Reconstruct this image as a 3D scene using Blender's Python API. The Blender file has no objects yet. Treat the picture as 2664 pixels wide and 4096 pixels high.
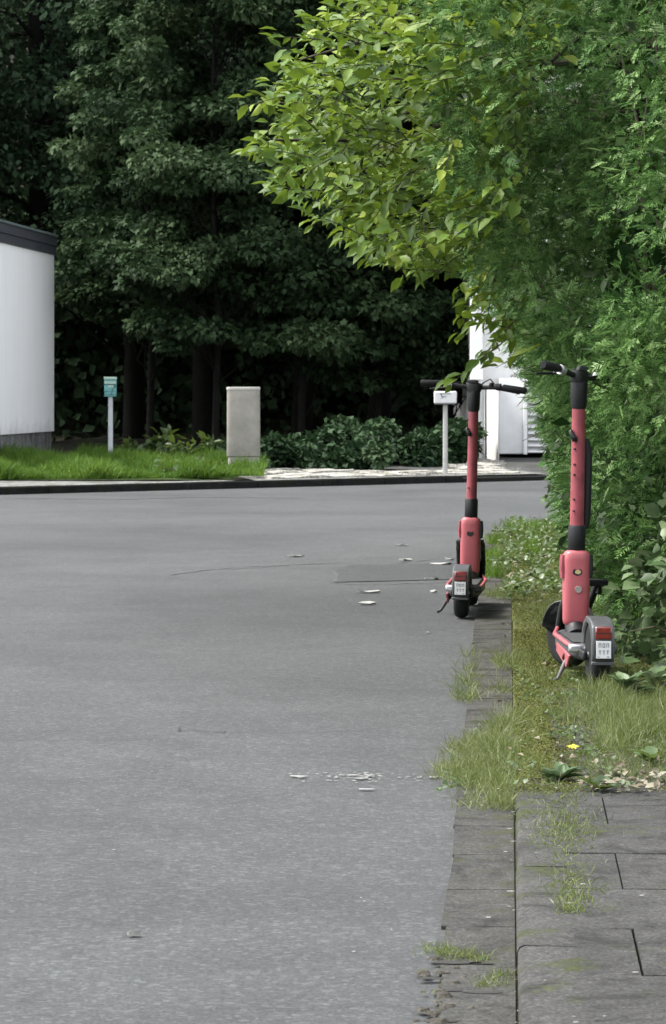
import bpy, math, random
import numpy as np
from mathutils import Vector, Matrix
R = math.radians
rng = np.random.default_rng(7)
random.seed(7)
C = bpy.context.scene.collection
SC = bpy.context.scene

# ------------------------------------------------------------------ camera, sky, sun
F, CX, VH, H = 3070.0, 333.0, 392.0, 1.12
cam = bpy.data.cameras.new('camera'); camo = bpy.data.objects.new('camera', cam); C.objects.link(camo)
camo.location = (0, 0, H); camo.rotation_euler = (R(90), 0, 0)
cam.sensor_fit = 'VERTICAL'; cam.sensor_height = 24; cam.lens = 24*F/1024
cam.shift_y = -(512-VH)/1024
cam.dof.use_dof = True; cam.dof.focus_distance = 9.5; cam.dof.aperture_fstop = 16
cam.clip_start = 0.1; cam.clip_end = 2000
SC.camera = camo
SUN_EL, SUN_AZ = 55.0, -92.0          # azimuth measured from the view direction, negative = left
world = bpy.data.worlds.new('World'); SC.world = world; world.use_nodes = True
wn = world.node_tree.nodes; wl = world.node_tree.links
bg = wn['Background']; sky = wn.new('ShaderNodeTexSky'); sky.sky_type = 'NISHITA'; sky.sun_disc = False
sky.sun_elevation = R(SUN_EL); sky.sun_rotation = R(SUN_AZ); sky.dust_density = 3; sky.air_density = 1.0
hs = wn.new('ShaderNodeHueSaturation'); hs.inputs['Saturation'].default_value = 0.28
wl.new(sky.outputs[0], hs.inputs['Color']); wl.new(hs.outputs[0], bg.inputs['Color']); bg.inputs['Strength'].default_value = 0.15
sun = bpy.data.lights.new('sun', 'SUN'); sun.energy = 1.3; sun.angle = R(9); sun.color = (1.0, .96, .9)
suno = bpy.data.objects.new('sun', sun); C.objects.link(suno)
sd = Vector((math.sin(R(SUN_AZ))*math.cos(R(SUN_EL)), math.cos(R(SUN_AZ))*math.cos(R(SUN_EL)), math.sin(R(SUN_EL))))
suno.rotation_euler = (-sd).to_track_quat('-Z', 'Y').to_euler()
SC.view_settings.view_transform = 'Standard'; SC.view_settings.look = 'None'
SC.view_settings.exposure = 2.05; SC.view_settings.gamma = 1
SC.render.engine = 'CYCLES'
SC.cycles.max_bounces = 5; SC.cycles.transparent_max_bounces = 4
SC.cycles.diffuse_bounces = 3; SC.cycles.glossy_bounces = 2; SC.cycles.transmission_bounces = 3
SC.cycles.use_denoising = True

# ------------------------------------------------------------------ coordinates
def at(px, v, Y):                      # a point at depth Y seen at photo column px, row v
    return Vector(((px-CX)/F*Y, Y, H-(v-VH)/F*Y))
SA = math.atan(176/3070)
def S(l, d, z=0.0):                    # street frame: l metres right of the kerb's line, d along it
    return Vector((math.sin(SA)*d+math.cos(SA)*l, math.cos(SA)*d-math.sin(SA)*l, z))
FU = Vector((.753, .658, 0)); FN = Vector((-.658, .753, 0)); FO = Vector((-.87, 35.8, 0))
def X(t, n, z=0.0):                    # cross street frame: t along the far kerb, n behind it
    p = FO+FU*t+FN*n; p.z = z; return p

# ------------------------------------------------------------------ tagging
def tag(o, label=None, cat=None, group=None, kind=None):
    if label: o['label'] = label
    if cat: o['category'] = cat
    if group: o['group'] = group
    if kind: o['kind'] = kind
    return o
def thing(name, label, cat, loc=(0,0,0), rz=0, group=None):
    o = bpy.data.objects.new(name, None); C.objects.link(o)
    o.location = loc; o.rotation_euler = (0,0,rz); o.empty_display_size = .2
    return tag(o, label, cat, group)

# ------------------------------------------------------------------ materials
def new_mat(name):
    m = bpy.data.materials.new(name); m.use_nodes = True
    nt = m.node_tree; p = nt.nodes['Principled BSDF']
    return m, nt, p
def noise(nt, scale, detail=4, rough=.55, vec=None, dist=0):
    n = nt.nodes.new('ShaderNodeTexNoise'); n.inputs['Scale'].default_value = scale
    n.inputs['Detail'].default_value = detail; n.inputs['Roughness'].default_value = rough
    n.inputs['Distortion'].default_value = dist
    if vec: nt.links.new(vec, n.inputs['Vector'])
    return n
def ramp(nt, src, stops):
    r = nt.nodes.new('ShaderNodeValToRGB'); e = r.color_ramp.elements
    while len(e) < len(stops): e.new(.5)
    for k, (p, c) in enumerate(stops):
        e[k].position = p; e[k].color = (c[0], c[1], c[2], 1) if hasattr(c, '__len__') else (c, c, c, 1)
    nt.links.new(src, r.inputs['Fac']); return r
def mixc(nt, fac, a, b, mode='MIX'):
    m = nt.nodes.new('ShaderNodeMix'); m.data_type = 'RGBA'; m.blend_type = mode
    if hasattr(fac, 'links') or hasattr(fac, 'is_linked'): nt.links.new(fac, m.inputs[0])
    else: m.inputs[0].default_value = fac
    for s, k in ((a, 6), (b, 7)):
        if hasattr(s, 'is_linked'): nt.links.new(s, m.inputs[k])
        else: m.inputs[k].default_value = (s[0], s[1], s[2], 1)
    return m.outputs[2]
def bump(nt, p, src, strength=.3, dist=.01):
    b = nt.nodes.new('ShaderNodeBump'); b.inputs['Strength'].default_value = strength; b.inputs['Distance'].default_value = dist
    nt.links.new(src, b.inputs['Height']); nt.links.new(b.outputs[0], p.inputs['Normal'])
def coord(nt, which='Object'):
    t = nt.nodes.new('ShaderNodeTexCoord'); return t.outputs[which]
def mapping(nt, vec, scale):
    m = nt.nodes.new('ShaderNodeMapping'); m.inputs['Scale'].default_value = scale
    nt.links.new(vec, m.inputs['Vector']); return m.outputs[0]

def plain(name, col, rough=.5, var=.15, scale=12, metal=0, bmp=0, bscale=60, spec=.5, coat=0):
    m, nt, p = new_mat(name); v = coord(nt)
    n = noise(nt, scale, 5, .6, v)
    c2 = [min(1, c*(1+var)) for c in col]; c1 = [c*(1-var) for c in col]
    r = ramp(nt, n.outputs[0], [(.3, c1), (.7, c2)]); nt.links.new(r.outputs[0], p.inputs['Base Color'])
    rr = ramp(nt, n.outputs[0], [(.3, rough*.85), (.7, min(1, rough*1.15))]); nt.links.new(rr.outputs[0], p.inputs['Roughness'])
    p.inputs['Metallic'].default_value = metal; p.inputs['Specular IOR Level'].default_value = spec
    p.inputs['Coat Weight'].default_value = coat
    if bmp:
        b = noise(nt, bscale, 4, .6, v); bump(nt, p, b.outputs[0], bmp, .004)
    return m

def leaf_mat(name, stops, trans=.3, rough=.42, spec=.5):
    m, nt, p = new_mat(name)
    a = nt.nodes.new('ShaderNodeAttribute'); a.attribute_name = 'rnd'
    n = len(stops)
    r = ramp(nt, a.outputs['Fac'], [(k/(n-1), s) for k, s in enumerate(stops)])
    v = coord(nt); nz = noise(nt, 45, 3, .6, v)
    rr = ramp(nt, nz.outputs[0], [(.3, .82), (.7, 1.12)])
    col = mixc(nt, 1.0, r.outputs[0], rr.outputs[0], 'MULTIPLY')
    nt.links.new(col, p.inputs['Base Color']); p.inputs['Roughness'].default_value = rough
    p.inputs['Specular IOR Level'].default_value = spec
    if trans > 0:
        t = nt.nodes.new('ShaderNodeBsdfTranslucent')
        tc = mixc(nt, .5, col, (.16, .22, .02)) if trans > .25 else col
        nt.links.new(tc, t.inputs['Color'])
        mx = nt.nodes.new('ShaderNodeMixShader'); mx.inputs[0].default_value = trans
        nt.links.new(p.outputs[0], mx.inputs[1]); nt.links.new(t.outputs[0], mx.inputs[2])
        nt.links.new(mx.outputs[0], nt.nodes['Material Output'].inputs['Surface'])
    return m

def asphalt(name, mid=.046, tint=(1, 1.05, 1.035)):
    m, nt, p = new_mat(name); v = coord(nt)
    big = noise(nt, .35, 4, .55, v, .6)
    med = noise(nt, 3.2, 5, .6, v)
    stone = nt.nodes.new('ShaderNodeTexVoronoi'); stone.inputs['Scale'].default_value = 75; nt.links.new(v, stone.inputs['Vector'])
    fine = noise(nt, 120, 4, .8, v)
    rb = ramp(nt, big.outputs[0], [(.32, [mid*.74*t for t in tint]), (.5, [mid*.98*t for t in tint]), (.68, [mid*1.2*t for t in tint])])
    rm = ramp(nt, med.outputs[0], [(.25, .84), (.5, 1), (.75, 1.12)])
    rf = ramp(nt, fine.outputs[0], [(.3, .35), (.48, .95), (.7, 1.6)])
    sc = nt.nodes.new('ShaderNodeSeparateColor'); nt.links.new(stone.outputs['Color'], sc.inputs[0])
    rs = ramp(nt, sc.outputs[0], [(0, .72), (.8, 1.1), (1, 1.75)])
    c = mixc(nt, 1, rb.outputs[0], rm.outputs[0], 'MULTIPLY')
    c = mixc(nt, 1, c, rf.outputs[0], 'MULTIPLY'); c = mixc(nt, .8, c, rs.outputs[0], 'MULTIPLY')
    # faint hairline cracks, stretched across the street
    cv = mapping(nt, v, (.55, 1.1, 1)); wob = noise(nt, 2.5, 5, .6, cv)
    cell = nt.nodes.new('ShaderNodeTexVoronoi'); cell.feature = 'DISTANCE_TO_EDGE'; cell.inputs['Scale'].default_value = .42
    add = nt.nodes.new('ShaderNodeMix'); add.data_type = 'RGBA'; add.inputs[0].default_value = .35
    nt.links.new(cv, add.inputs[6]); nt.links.new(wob.outputs['Color'], add.inputs[7]); nt.links.new(add.outputs[2], cell.inputs['Vector'])
    rc = ramp(nt, cell.outputs['Distance'], [(0, .62), (.004, 1)])
    c = mixc(nt, .55, c, rc.outputs[0], 'MULTIPLY')
    nt.links.new(c, p.inputs['Base Color']); p.inputs['Roughness'].default_value = .8
    p.inputs['Specular IOR Level'].default_value = .3
    bump(nt, p, fine.outputs[0], .55, .004)
    return m

def stone_mat(name, c1, c2, moss=0.0, mosscol=(.045, .07, .02), scale=9, fine=120, dark=.5):
    m, nt, p = new_mat(name); v = coord(nt)
    n = noise(nt, scale, 6, .65, v); f = noise(nt, fine, 3, .7, v)
    st = noise(nt, scale*.45, 5, .7, v, 1.2)
    r = ramp(nt, n.outputs[0], [(.28, c1), (.72, c2)])
    rf = ramp(nt, f.outputs[0], [(.3, .5), (.5, .95), (.7, 1.6)])
    c = mixc(nt, 1, r.outputs[0], rf.outputs[0], 'MULTIPLY')
    rd = ramp(nt, st.outputs[0], [(.36, dark), (.5, 1), (.72, 1.15)])
    c = mixc(nt, 1, c, rd.outputs[0], 'MULTIPLY')
    g2 = noise(nt, fine*.42, 3, .7, v); rg = ramp(nt, g2.outputs[0], [(.34, .62), (.46, .98), (.56, 1.02), (.7, 1.5)])
    c = mixc(nt, .8, c, rg.outputs[0], 'MULTIPLY')
    if moss > 0:
        mn = noise(nt, 5.5, 6, .7, v); rm = ramp(nt, mn.outputs[0], [(.62-.3*moss, 0), (.72-.3*moss, 1)])
        mv = noise(nt, 60, 4, .7, v); mc = ramp(nt, mv.outputs[0], [(.3, [x*.6 for x in mosscol]), (.7, [x*1.5 for x in mosscol])])
        c = mixc(nt, rm.outputs[0], c, mc.outputs[0])
    nt.links.new(c, p.inputs['Base Color']); p.inputs['Roughness'].default_value = .92; p.inputs['Specular IOR Level'].default_value = .15
    bump(nt, p, f.outputs[0], .5, .004)
    return m

M = {}
M['asphalt'] = asphalt('asphalt')
M['asphalt_dark'] = asphalt('asphalt_patch', .035)
M['gutter'] = stone_mat('gutter_concrete', (.0338,.0338,.0312), (.0541,.0533,.0491), .28, (.0354,.038,.0203))
M['gutter_dark'] = stone_mat('gutter_stone_dirty', (.0317,.0307,.0276), (.0615,.0597,.0541), .3, (.0261,.0279,.013))
M['kerb'] = stone_mat('kerb_concrete', (.0348,.0348,.0332), (.0548,.0539,.0514), .3, (.0332,.0382,.0166))
M['kerb_moss'] = stone_mat('kerb_mossy', (.04,.04,.022), (.075,.072,.04), 1.0, (.05,.056,.014))
M['slab'] = stone_mat('paving_slab', (.0316,.0316,.0298), (.0531,.0524,.0498), .16, (.0348,.0398,.0183))
M['soil'] = stone_mat('soil', (.028,.0235,.0157), (.0616,.0532,.0336), .6, (.0336,.042,.0112), 14)
M['moss'] = stone_mat('moss_ground', (.0448,.0476,.0196), (.084,.0896,.0336), .7, (.0448,.056,.014), 16)
M['far_soil'] = stone_mat('wood_floor', (.0139,.0139,.0099), (.0317,.0297,.0198), .3, (.0396,.0554,.0198), 3, 20)
M['far_grassland'] = stone_mat('turf_soil', (.0224,.0336,.0101), (.0448,.0672,.0168), .5, (.028,.0504,.0112), 3, 40)
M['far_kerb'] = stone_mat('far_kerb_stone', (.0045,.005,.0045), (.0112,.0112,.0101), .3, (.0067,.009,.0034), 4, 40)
M['far_pave'] = stone_mat('far_pavement', (.112,.112,.1064), (.1792,.1792,.168), .3, (.056,.0616,.0336), 3, 40)
M['pale_stone'] = stone_mat('pale_broken_stone', (.2352,.224,.196), (.3472,.336,.3024), .25, (.0896,.0952,.0504), 5, 40, .6)
M['ramp'] = stone_mat('ramp_asphalt', (.0392,.0392,.0381), (.0672,.0672,.0644), .2, (.0336,.0392,.0168), 3, 60)
M['coral'] = plain('coral_paint', (.31,.078,.088), .42, .12, 9, coat=.15, bmp=.05, spec=.35)
M['coral_tube'] = plain('coral_tube_paint', (.215,.046,.055), .5, .28, 16, coat=.05, bmp=.05, spec=.35)
M['black'] = plain('black_plastic', (.0055,.006,.0065), .5, .25, 30, spec=.35)
M['rubber'] = plain('tyre_rubber', (.006,.0065,.007), .8, .3, 40, bmp=.4, bscale=200, spec=.25)
M['grey_plastic'] = plain('grey_plastic', (.0437,.0459,.048), .42, .18, 25)
M['metal'] = plain('scratched_metal', (.45, .46, .47), .35, .3, 60, metal=.85)
M['mat'] = plain('deck_rubber', (.0252,.0269,.028), .75, .25, 60, bmp=.4, bscale=300)
M['red_lens'] = plain('red_lens', (.1232,.0084,.0067), .14, .3, 50, spec=.8, coat=.6)
M['plate'] = plain('plate_white', (.4752,.4818,.4752), .4, .05, 30)
M['ink'] = plain('plate_ink', (.0396,.0429,.0462), .5, .1, 30)
M['gold'] = plain('emblem_gold', (.363,.297,.1452), .35, .3, 120)
M['sticker'] = plain('grey_sticker', (.2112,.1914,.165), .6, .3, 160)
M['white_wall'] = None

def render_wall(name, col, streak=.12):
    m, nt, p = new_mat(name); v = coord(nt)
    sv = mapping(nt, v, (3.0, 3.0, .35)); n = noise(nt, 1.3, 5, .6, sv)
    r = ramp(nt, n.outputs[0], [(.3, [c*(1-streak) for c in col]), (.62, col)])
    f = noise(nt, 70, 3, .6, v); rf = ramp(nt, f.outputs[0], [(.3, .96), (.7, 1.02)])
    c = mixc(nt, 1, r.outputs[0], rf.outputs[0], 'MULTIPLY')
    sp = nt.nodes.new('ShaderNodeSeparateXYZ'); nt.links.new(v, sp.inputs[0])
    # rain splash dirt creeping up from the foot of the wall
    dn = noise(nt, 3, 5, .7, v); ad = nt.nodes.new('ShaderNodeMath'); ad.operation = 'MULTIPLY_ADD'
    nt.links.new(dn.outputs[0], ad.inputs[0]); ad.inputs[1].default_value = -.7; nt.links.new(sp.outputs[2], ad.inputs[2])
    rd = ramp(nt, ad.outputs[0], [(.0, 1), (.35, 0)])
    c = mixc(nt, rd.outputs[0], c, [x*.62 for x in col])
    nt.links.new(c, p.inputs['Base Color']); p.inputs['Roughness'].default_value = .8
    bump(nt, p, f.outputs[0], .2, .004)
    return m
M['white_wall'] = render_wall('white_render', (.87, .865, .85), .05)
M['white_wall2'] = render_wall('white_render_grimy', (.80, .79, .765), .12)
M['plinth'] = stone_mat('plinth_concrete', (.1452,.1452,.1386), (.2112,.2112,.2046), .2, (.066,.0726,.0462), 3, 40)
M['fascia'] = plain('slate_fascia', (.0495,.0495,.0627), .5, .2, 3)
M['coping'] = plain('zinc_coping', (.1056,.132,.132), .45, .2, 5)
M['white_paint'] = plain('white_paint', (.69,.69,.68), .5, .08, 4)
M['grey_pipe'] = plain('grey_pipe', (.231,.2442,.2508), .5, .15, 6)
M['post_grey'] = plain('post_paint', (.4125,.429,.4537), .55, .14, 8)
M['post_conc'] = plain('post_concrete', (.3036,.3036,.2838), .8, .16, 8)
M['teal'] = plain('teal_enamel', (.0924,.2772,.2772), .35, .28, 18)
M['teal_light'] = plain('teal_enamel_pale', (.2772,.396,.33), .4, .15, 18)
M['teal_dark'] = plain('teal_enamel_dark', (.0198,.066,.066), .4, .2, 18)
M['cabinet'] = plain('cabinet_concrete', (.225,.215,.19), .85, .22, 4.5, bmp=.3, bscale=60, spec=.2)
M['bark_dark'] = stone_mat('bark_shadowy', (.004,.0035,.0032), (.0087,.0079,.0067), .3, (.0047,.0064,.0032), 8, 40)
M['bark'] = stone_mat('bark', (.035, .03, .024), (.08, .07, .055), .3, (.03, .04, .015), 12, 60)
M['twig'] = plain('twig_bark', (.0594,.0495,.0297), .8, .3, 20)
M['leaf_tree'] = leaf_mat('leaf_yellow_green', [(.028,.062,.008), (.052,.104,.013), (.082,.146,.018), (.135,.21,.025), (.25,.31,.045)], .34, .5, .3)
M['leaf_hedge'] = leaf_mat('leaf_hedge', [(.016,.046,.010), (.038,.094,.020), (.075,.155,.036), (.14,.245,.07), (.27,.38,.17)], .22, .6, .15)
M['leaf_bramble'] = leaf_mat('leaf_bramble', [(.024,.0465,.0178), (.0444,.0786,.0287), (.0752,.1163,.0479), (.13,.1778,.0889)], .2, .45, .3)
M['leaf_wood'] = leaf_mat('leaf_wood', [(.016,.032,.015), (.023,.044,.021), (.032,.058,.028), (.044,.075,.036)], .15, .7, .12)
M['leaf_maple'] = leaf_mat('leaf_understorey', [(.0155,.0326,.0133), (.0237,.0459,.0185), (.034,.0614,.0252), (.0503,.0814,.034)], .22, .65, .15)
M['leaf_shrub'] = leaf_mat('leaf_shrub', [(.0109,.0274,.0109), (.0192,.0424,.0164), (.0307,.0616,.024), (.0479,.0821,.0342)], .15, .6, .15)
M['leaf_plant'] = leaf_mat('leaf_plant', [(.0307,.057,.0175), (.0525,.0875,.0263), (.0875,.127,.0525)], .3, .4)
M['grass'] = leaf_mat('grass_blade', [(.045,.062,.016), (.072,.098,.026), (.105,.13,.042), (.18,.19,.09)], .3, .5, .3)
M['grass_far'] = leaf_mat('grass_blade_lush', [(.0294,.0754,.0083), (.0506,.115,.012), (.0736,.1472,.0166), (.1104,.1794,.0322)], .3, .55, .2)
M['mosslet'] = leaf_mat('moss_leaf', [(.045,.052,.012), (.075,.082,.018), (.10,.105,.03), (.12,.12,.05)], .2, .8, .1)
M['litter'] = leaf_mat('dead_leaf', [(.0627,.047,.0235), (.1176,.098,.0588), (.1646,.149,.1019), (.2156,.2078,.1725)], .1, .6, .3)
M['yellow'] = plain('yellow_petal', (.364,.308,.0224), .5, .15, 60)
M['pale'] = plain('pale_scrap', (.2278,.2278,.2094), .6, .12, 60)

# ------------------------------------------------------------------ mesh helpers
class MB:
    def __init__(s): s.v = []; s.f = []
    def add(s, vs, fs, tf=None):
        b = len(s.v)
        s.v += [tuple(tf(Vector(p))) if tf else tuple(p) for p in vs]
        s.f += [[b+i for i in f] for f in fs]
        return s
    def box(s, x0, x1, y0, y1, z0, z1, tf=None):
        vs = [(x0,y0,z0),(x1,y0,z0),(x1,y1,z0),(x0,y1,z0),(x0,y0,z1),(x1,y0,z1),(x1,y1,z1),(x0,y1,z1)]
        return s.add(vs, [(3,2,1,0),(4,5,6,7),(0,1,5,4),(1,2,6,5),(2,3,7,6),(3,0,4,7)], tf)
    def loft(s, rings, tf=None, cap=True):
        n = len(rings[0]); vs = [p for r in rings for p in r]; fs = []
        for k in range(len(rings)-1):
            for i in range(n):
                j = (i+1) % n; fs.append((k*n+i, k*n+j, (k+1)*n+j, (k+1)*n+i))
        if cap: fs.append(tuple(reversed(range(n)))); fs.append(tuple((len(rings)-1)*n+i for i in range(n)))
        return s.add(vs, fs, tf)
    def tube(s, path, rad, seg=10, tf=None, cap=True):
        path = [Vector(p) for p in path]
        if not hasattr(rad, '__len__'): rad = [rad]*len(path)
        rings = []; up = None
        for k, p in enumerate(path):
            d = (path[min(k+1, len(path)-1)]-path[max(k-1, 0)]).normalized()
            if up is None: up = d.orthogonal().normalized()
            up = (up-d*up.dot(d)).normalized(); b = d.cross(up)
            rings.append([p+(up*math.cos(a)+b*math.sin(a))*rad[k] for a in [2*math.pi*i/seg for i in range(seg)]])
        return s.loft(rings, tf, cap)
    def sup(s, secs, n=24, e=3.5, tf=None):   # rounded-box loft; secs = (cx, cy, z, halfwidth, halfdepth)
        rings = []
        for cx, cy, z, a, b in secs:
            r = []
            for i in range(n):
                t = 2*math.pi*i/n; c, d = math.cos(t), math.sin(t)
                r.append((cx+a*math.copysign(abs(c)**(2/e), c), cy+b*math.copysign(abs(d)**(2/e), d), z))
            rings.append(r)
        return s.loft(rings, tf)
    def lathe_x(s, prof, cy, cz, seg=36, tf=None):   # prof = (x, r): revolve round the x axis
        rings = [[(x, cy+r*math.cos(2*math.pi*i/seg), cz+r*math.sin(2*math.pi*i/seg)) for i in range(seg)] for x, r in prof]
        return s.loft(rings, tf, True)
    def ext(s, prof, x0, x1, tf=None):               # yz outline extruded along x
        n = len(prof); vs = [(x0, y, z) for y, z in prof]+[(x1, y, z) for y, z in prof]
        fs = [(i, (i+1) % n, n+(i+1) % n, n+i) for i in range(n)]
        fs += [tuple(reversed(range(n))), tuple(range(n, 2*n))]
        return s.add(vs, fs, tf)
    def build(s, name, mat, parent=None, bevel=0, smooth=True, ang=35):
        m = bpy.data.meshes.new(name); m.from_pydata(s.v, [], s.f)
        m.materials.append(mat)
        import bmesh
        bm = bmesh.new(); bm.from_mesh(m); bmesh.ops.recalc_face_normals(bm, faces=bm.faces); bm.to_mesh(m); bm.free()
        if smooth:
            m.polygons.foreach_set('use_smooth', [True]*len(m.polygons)); m.set_sharp_from_angle(angle=R(ang))
        o = bpy.data.objects.new(name, m); C.objects.link(o)
        if parent: o.parent = parent
        if bevel:
            b = o.modifiers.new('bevel', 'BEVEL'); b.width = bevel; b.segments = 2; b.limit_method = 'ANGLE'; b.angle_limit = R(40)
        return o

def trimesh(name, V, T, mat, rnd=None, parent=None):
    m = bpy.data.meshes.new(name)
    m.vertices.add(len(V)); m.vertices.foreach_set('co', V.astype(np.float32).ravel())
    m.loops.add(len(T)*3); m.loops.foreach_set('vertex_index', T.astype(np.int32).ravel())
    m.polygons.add(len(T)); m.polygons.foreach_set('loop_start', np.arange(0, len(T)*3, 3, dtype=np.int32))
    m.update(calc_edges=True)
    if rnd is not None:
        a = m.attributes.new('rnd', 'FLOAT', 'FACE'); a.data.foreach_set('value', rnd.astype(np.float32))
    m.materials.append(mat)
    o = bpy.data.objects.new(name, m); C.objects.link(o)
    if parent: o.parent = parent
    return o

T_ELL = (np.array([(0,0,0),(.5,.3,.10),(.52,.62,.07),(0,1,-.14),(-.52,.62,.07),(-.5,.3,.10),(0,.5,-.02)]),
         np.array([(6,0,1),(6,1,2),(6,2,3),(6,3,4),(6,4,5),(6,5,0)]))
T_LOBE = (np.array([(0,0,0),(.42,-.05,.03),(.36,.22,.06),(.62,.42,.0),(.3,.55,.06),(0,1,-.12),(-.3,.55,.06),(-.62,.42,0),(-.36,.22,.06),(-.42,-.05,.03),(0,.35,-.02)]),
          np.array([(10,k,k+1) for k in range(9)]+[(10,9,0)]))
T_DIA = (np.array([(0,0,0),(.5,.5,.08),(0,1,-.05),(-.5,.5,.08)]), np.array([(0,1,2),(0,2,3)]))
T_BLADE = (np.array([(-.5,0,0),(.5,0,0),(.38,.55,.12),(-.38,.55,.12),(0,1,.42)]), np.array([(0,1,2),(0,2,3),(3,2,4)]))

def make_spray(seed):
    q_r = np.random.default_rng(seed); vv_, ff_ = [], []
    def dia(b, t, w):
        b = np.array(b, float); t = np.array(t, float); d = t-b; nn = np.array([-d[1], d[0], 0]); nn = nn/max(1e-6, np.linalg.norm(nn))*w; m_ = b+d*.45; k = len(vv_)
        for q_ in (b, m_+nn, t, m_-nn): q2 = q_.copy(); q2[2] += -.25*q2[1]**2+.06*abs(q2[0]); vv_.append(tuple(q2))
        ff_.extend([(k, k+1, k+2), (k, k+2, k+3)])
    bend = q_r.uniform(-.15, .15); dia((0,0,0), (bend,1.0,0), .02)
    for k in range(7):
        for s_ in (-1, 1):
            if q_r.random() < .14: continue
            t = .06+k*.125+q_r.uniform(-.05, .05); l = (.42-.045*k)*q_r.uniform(.55, 1.25); a_ = q_r.uniform(.45, .95); x0 = bend*t
            dia((x0,t,0), (x0+s_*l*math.sin(a_),t+l*math.cos(a_),0), q_r.uniform(.018, .036))
    return np.array(vv_), np.array(ff_)
SPRAYS = [make_spray(k) for k in range(4)]
def unit(a): return a/np.maximum(np.linalg.norm(a, axis=1, keepdims=True), 1e-9)
def leaf_arrays(P, A, N, L, W, tmpl):
    A = unit(A); N = unit(N-A*np.sum(N*A, 1, keepdims=True)); B = np.cross(A, N)
    tv, tf = tmpl; k = len(tv)
    V = (P[:, None, :] + tv[None, :, 0:1]*(L*W)[:, None, None]*B[:, None, :]
         + tv[None, :, 1:2]*L[:, None, None]*A[:, None, :] + tv[None, :, 2:3]*L[:, None, None]*N[:, None, :])
    T = tf[None]+(np.arange(len(P))*k)[:, None, None]
    return V.reshape(-1, 3), T.reshape(-1, 3), len(tf)
def leaves(name, P, A, N, L, W, tmpl, mat, rnd, parent=None):
    V, T, k = leaf_arrays(P, A, N, L, W, tmpl)
    return trimesh(name, V, T, mat, np.repeat(np.clip(rnd, 0, 1), k), parent)

def rdir(n):
    return unit(rng.normal(size=(n, 3)))
def clump_points(cents, rads, n, shell=.55):
    """leaves filling ellipsoid clumps (cents m x 3, rads m x 3), more of them near the surface"""
    w = (rads[:, 0]*rads[:, 1]*rads[:, 2])**(2/3); k = rng.choice(len(cents), n, p=w/w.sum())
    d = rdir(n); r = shell+(1-shell)*rng.random(n)**.6
    r = np.where(rng.random(n) < .25, rng.random(n), r)[:, None]
    return cents[k]+d*r*rads[k], d, k

def foliage(name, cents, rads, n, L, W, tmpl, mat, parent, droop=.3, up=.6, toward=(0, -1, 0), tw=.2, tone=.25, lum=.5, shell=.55):
    P, d, k = clump_points(cents, rads, n, shell)
    A = d*.8+np.array([0, 0, -droop])+np.array(toward)*tw+rng.normal(size=(n, 3))*.45
    N = d*.5+np.array([0, 0, up])+rng.normal(size=(n, 3))*.35
    ct = rng.normal(size=len(cents))*tone
    rnd = lum+ct[k]+rng.normal(size=n)*.18
    LL = L*(.6+.8*rng.random(n))
    return leaves(name, P, A, N, LL, np.full(n, W)*(.65+.6*rng.random(n)), tmpl, mat, rnd, parent)

def limb(mb, p0, p1, r0, r1, sag=.1, seg=7, steps=6):
    p0 = Vector(p0); p1 = Vector(p1); L = (p1-p0).length; pts = []; rs = []
    j = [Vector(rng.normal(size=3))*L*.035 for _ in range(steps+1)]
    for k in range(steps+1):
        t = k/steps; p = p0.lerp(p1, t)+Vector((0, 0, 1))*math.sin(t*math.pi)*L*sag
        if 0 < k < steps: p += j[k]
        pts.append(p); rs.append(r0+(r1-r0)*t**.8)
    mb.tube(pts, rs, seg)

# ------------------------------------------------------------------ SETTING
def sheet(name, pts, mat, z=None, kind='structure'):
    o = MB().add([(p[0], p[1], p[2] if z is None else z) for p in pts], [tuple(range(len(pts)))]).build(name, mat, smooth=False)
    if kind: o['kind'] = kind
    return o
sheet('road', [(-250,-40,0),(250,-40,0),(250,300,0),(-250,300,0)], M['asphalt'])

# kerb line of the near pavement: straight, then a bend into the cross street
KL = [(.017, -3.0)]+[(.017, d) for d in np.arange(0, 24.01, .5)]
cen = (.017+1.9, 24.2)
arc = [(cen[0]-1.9*math.cos(a), cen[1]+1.9*math.sin(a)) for a in np.linspace(0, R(128), 14)]
last = arc[-1]; tang = R(128)
KL += arc+[(last[0]+math.sin(tang)*s_, last[1]+math.cos(tang)*s_) for s_ in (1, 4, 12, 30)]
def offs(line, o):
    out = []
    for k in range(len(line)):
        a = line[max(0, k-1)]; b = line[min(len(line)-1, k+1)]; dx, dy = b[0]-a[0], b[1]-a[1]; q = math.hypot(dx, dy)
        out.append((line[k][0]+dy/q*o, line[k][1]-dx/q*o))
    return out
KH = .04
# kerb: top with a rounded nose
def strip(name, line, prof, mat, mb=None):
    rows = [[S(x, y, z) for (x, y) in offs(line, o)] for o, z in prof]
    n = len(line); vs = [p for r in rows for p in r]; fs = []
    for a in range(len(rows)-1):
        for k in range(n-1): fs.append((a*n+k, (a+1)*n+k, (a+1)*n+k+1, a*n+k+1))
    mb = mb or MB(); mb.add(vs, fs)
    return mb
kprof = [(0, -.02), (0, KH-.014), (.005, KH-.004), (.014, KH), (.124, KH), (.126, KH-.02)]
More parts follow.
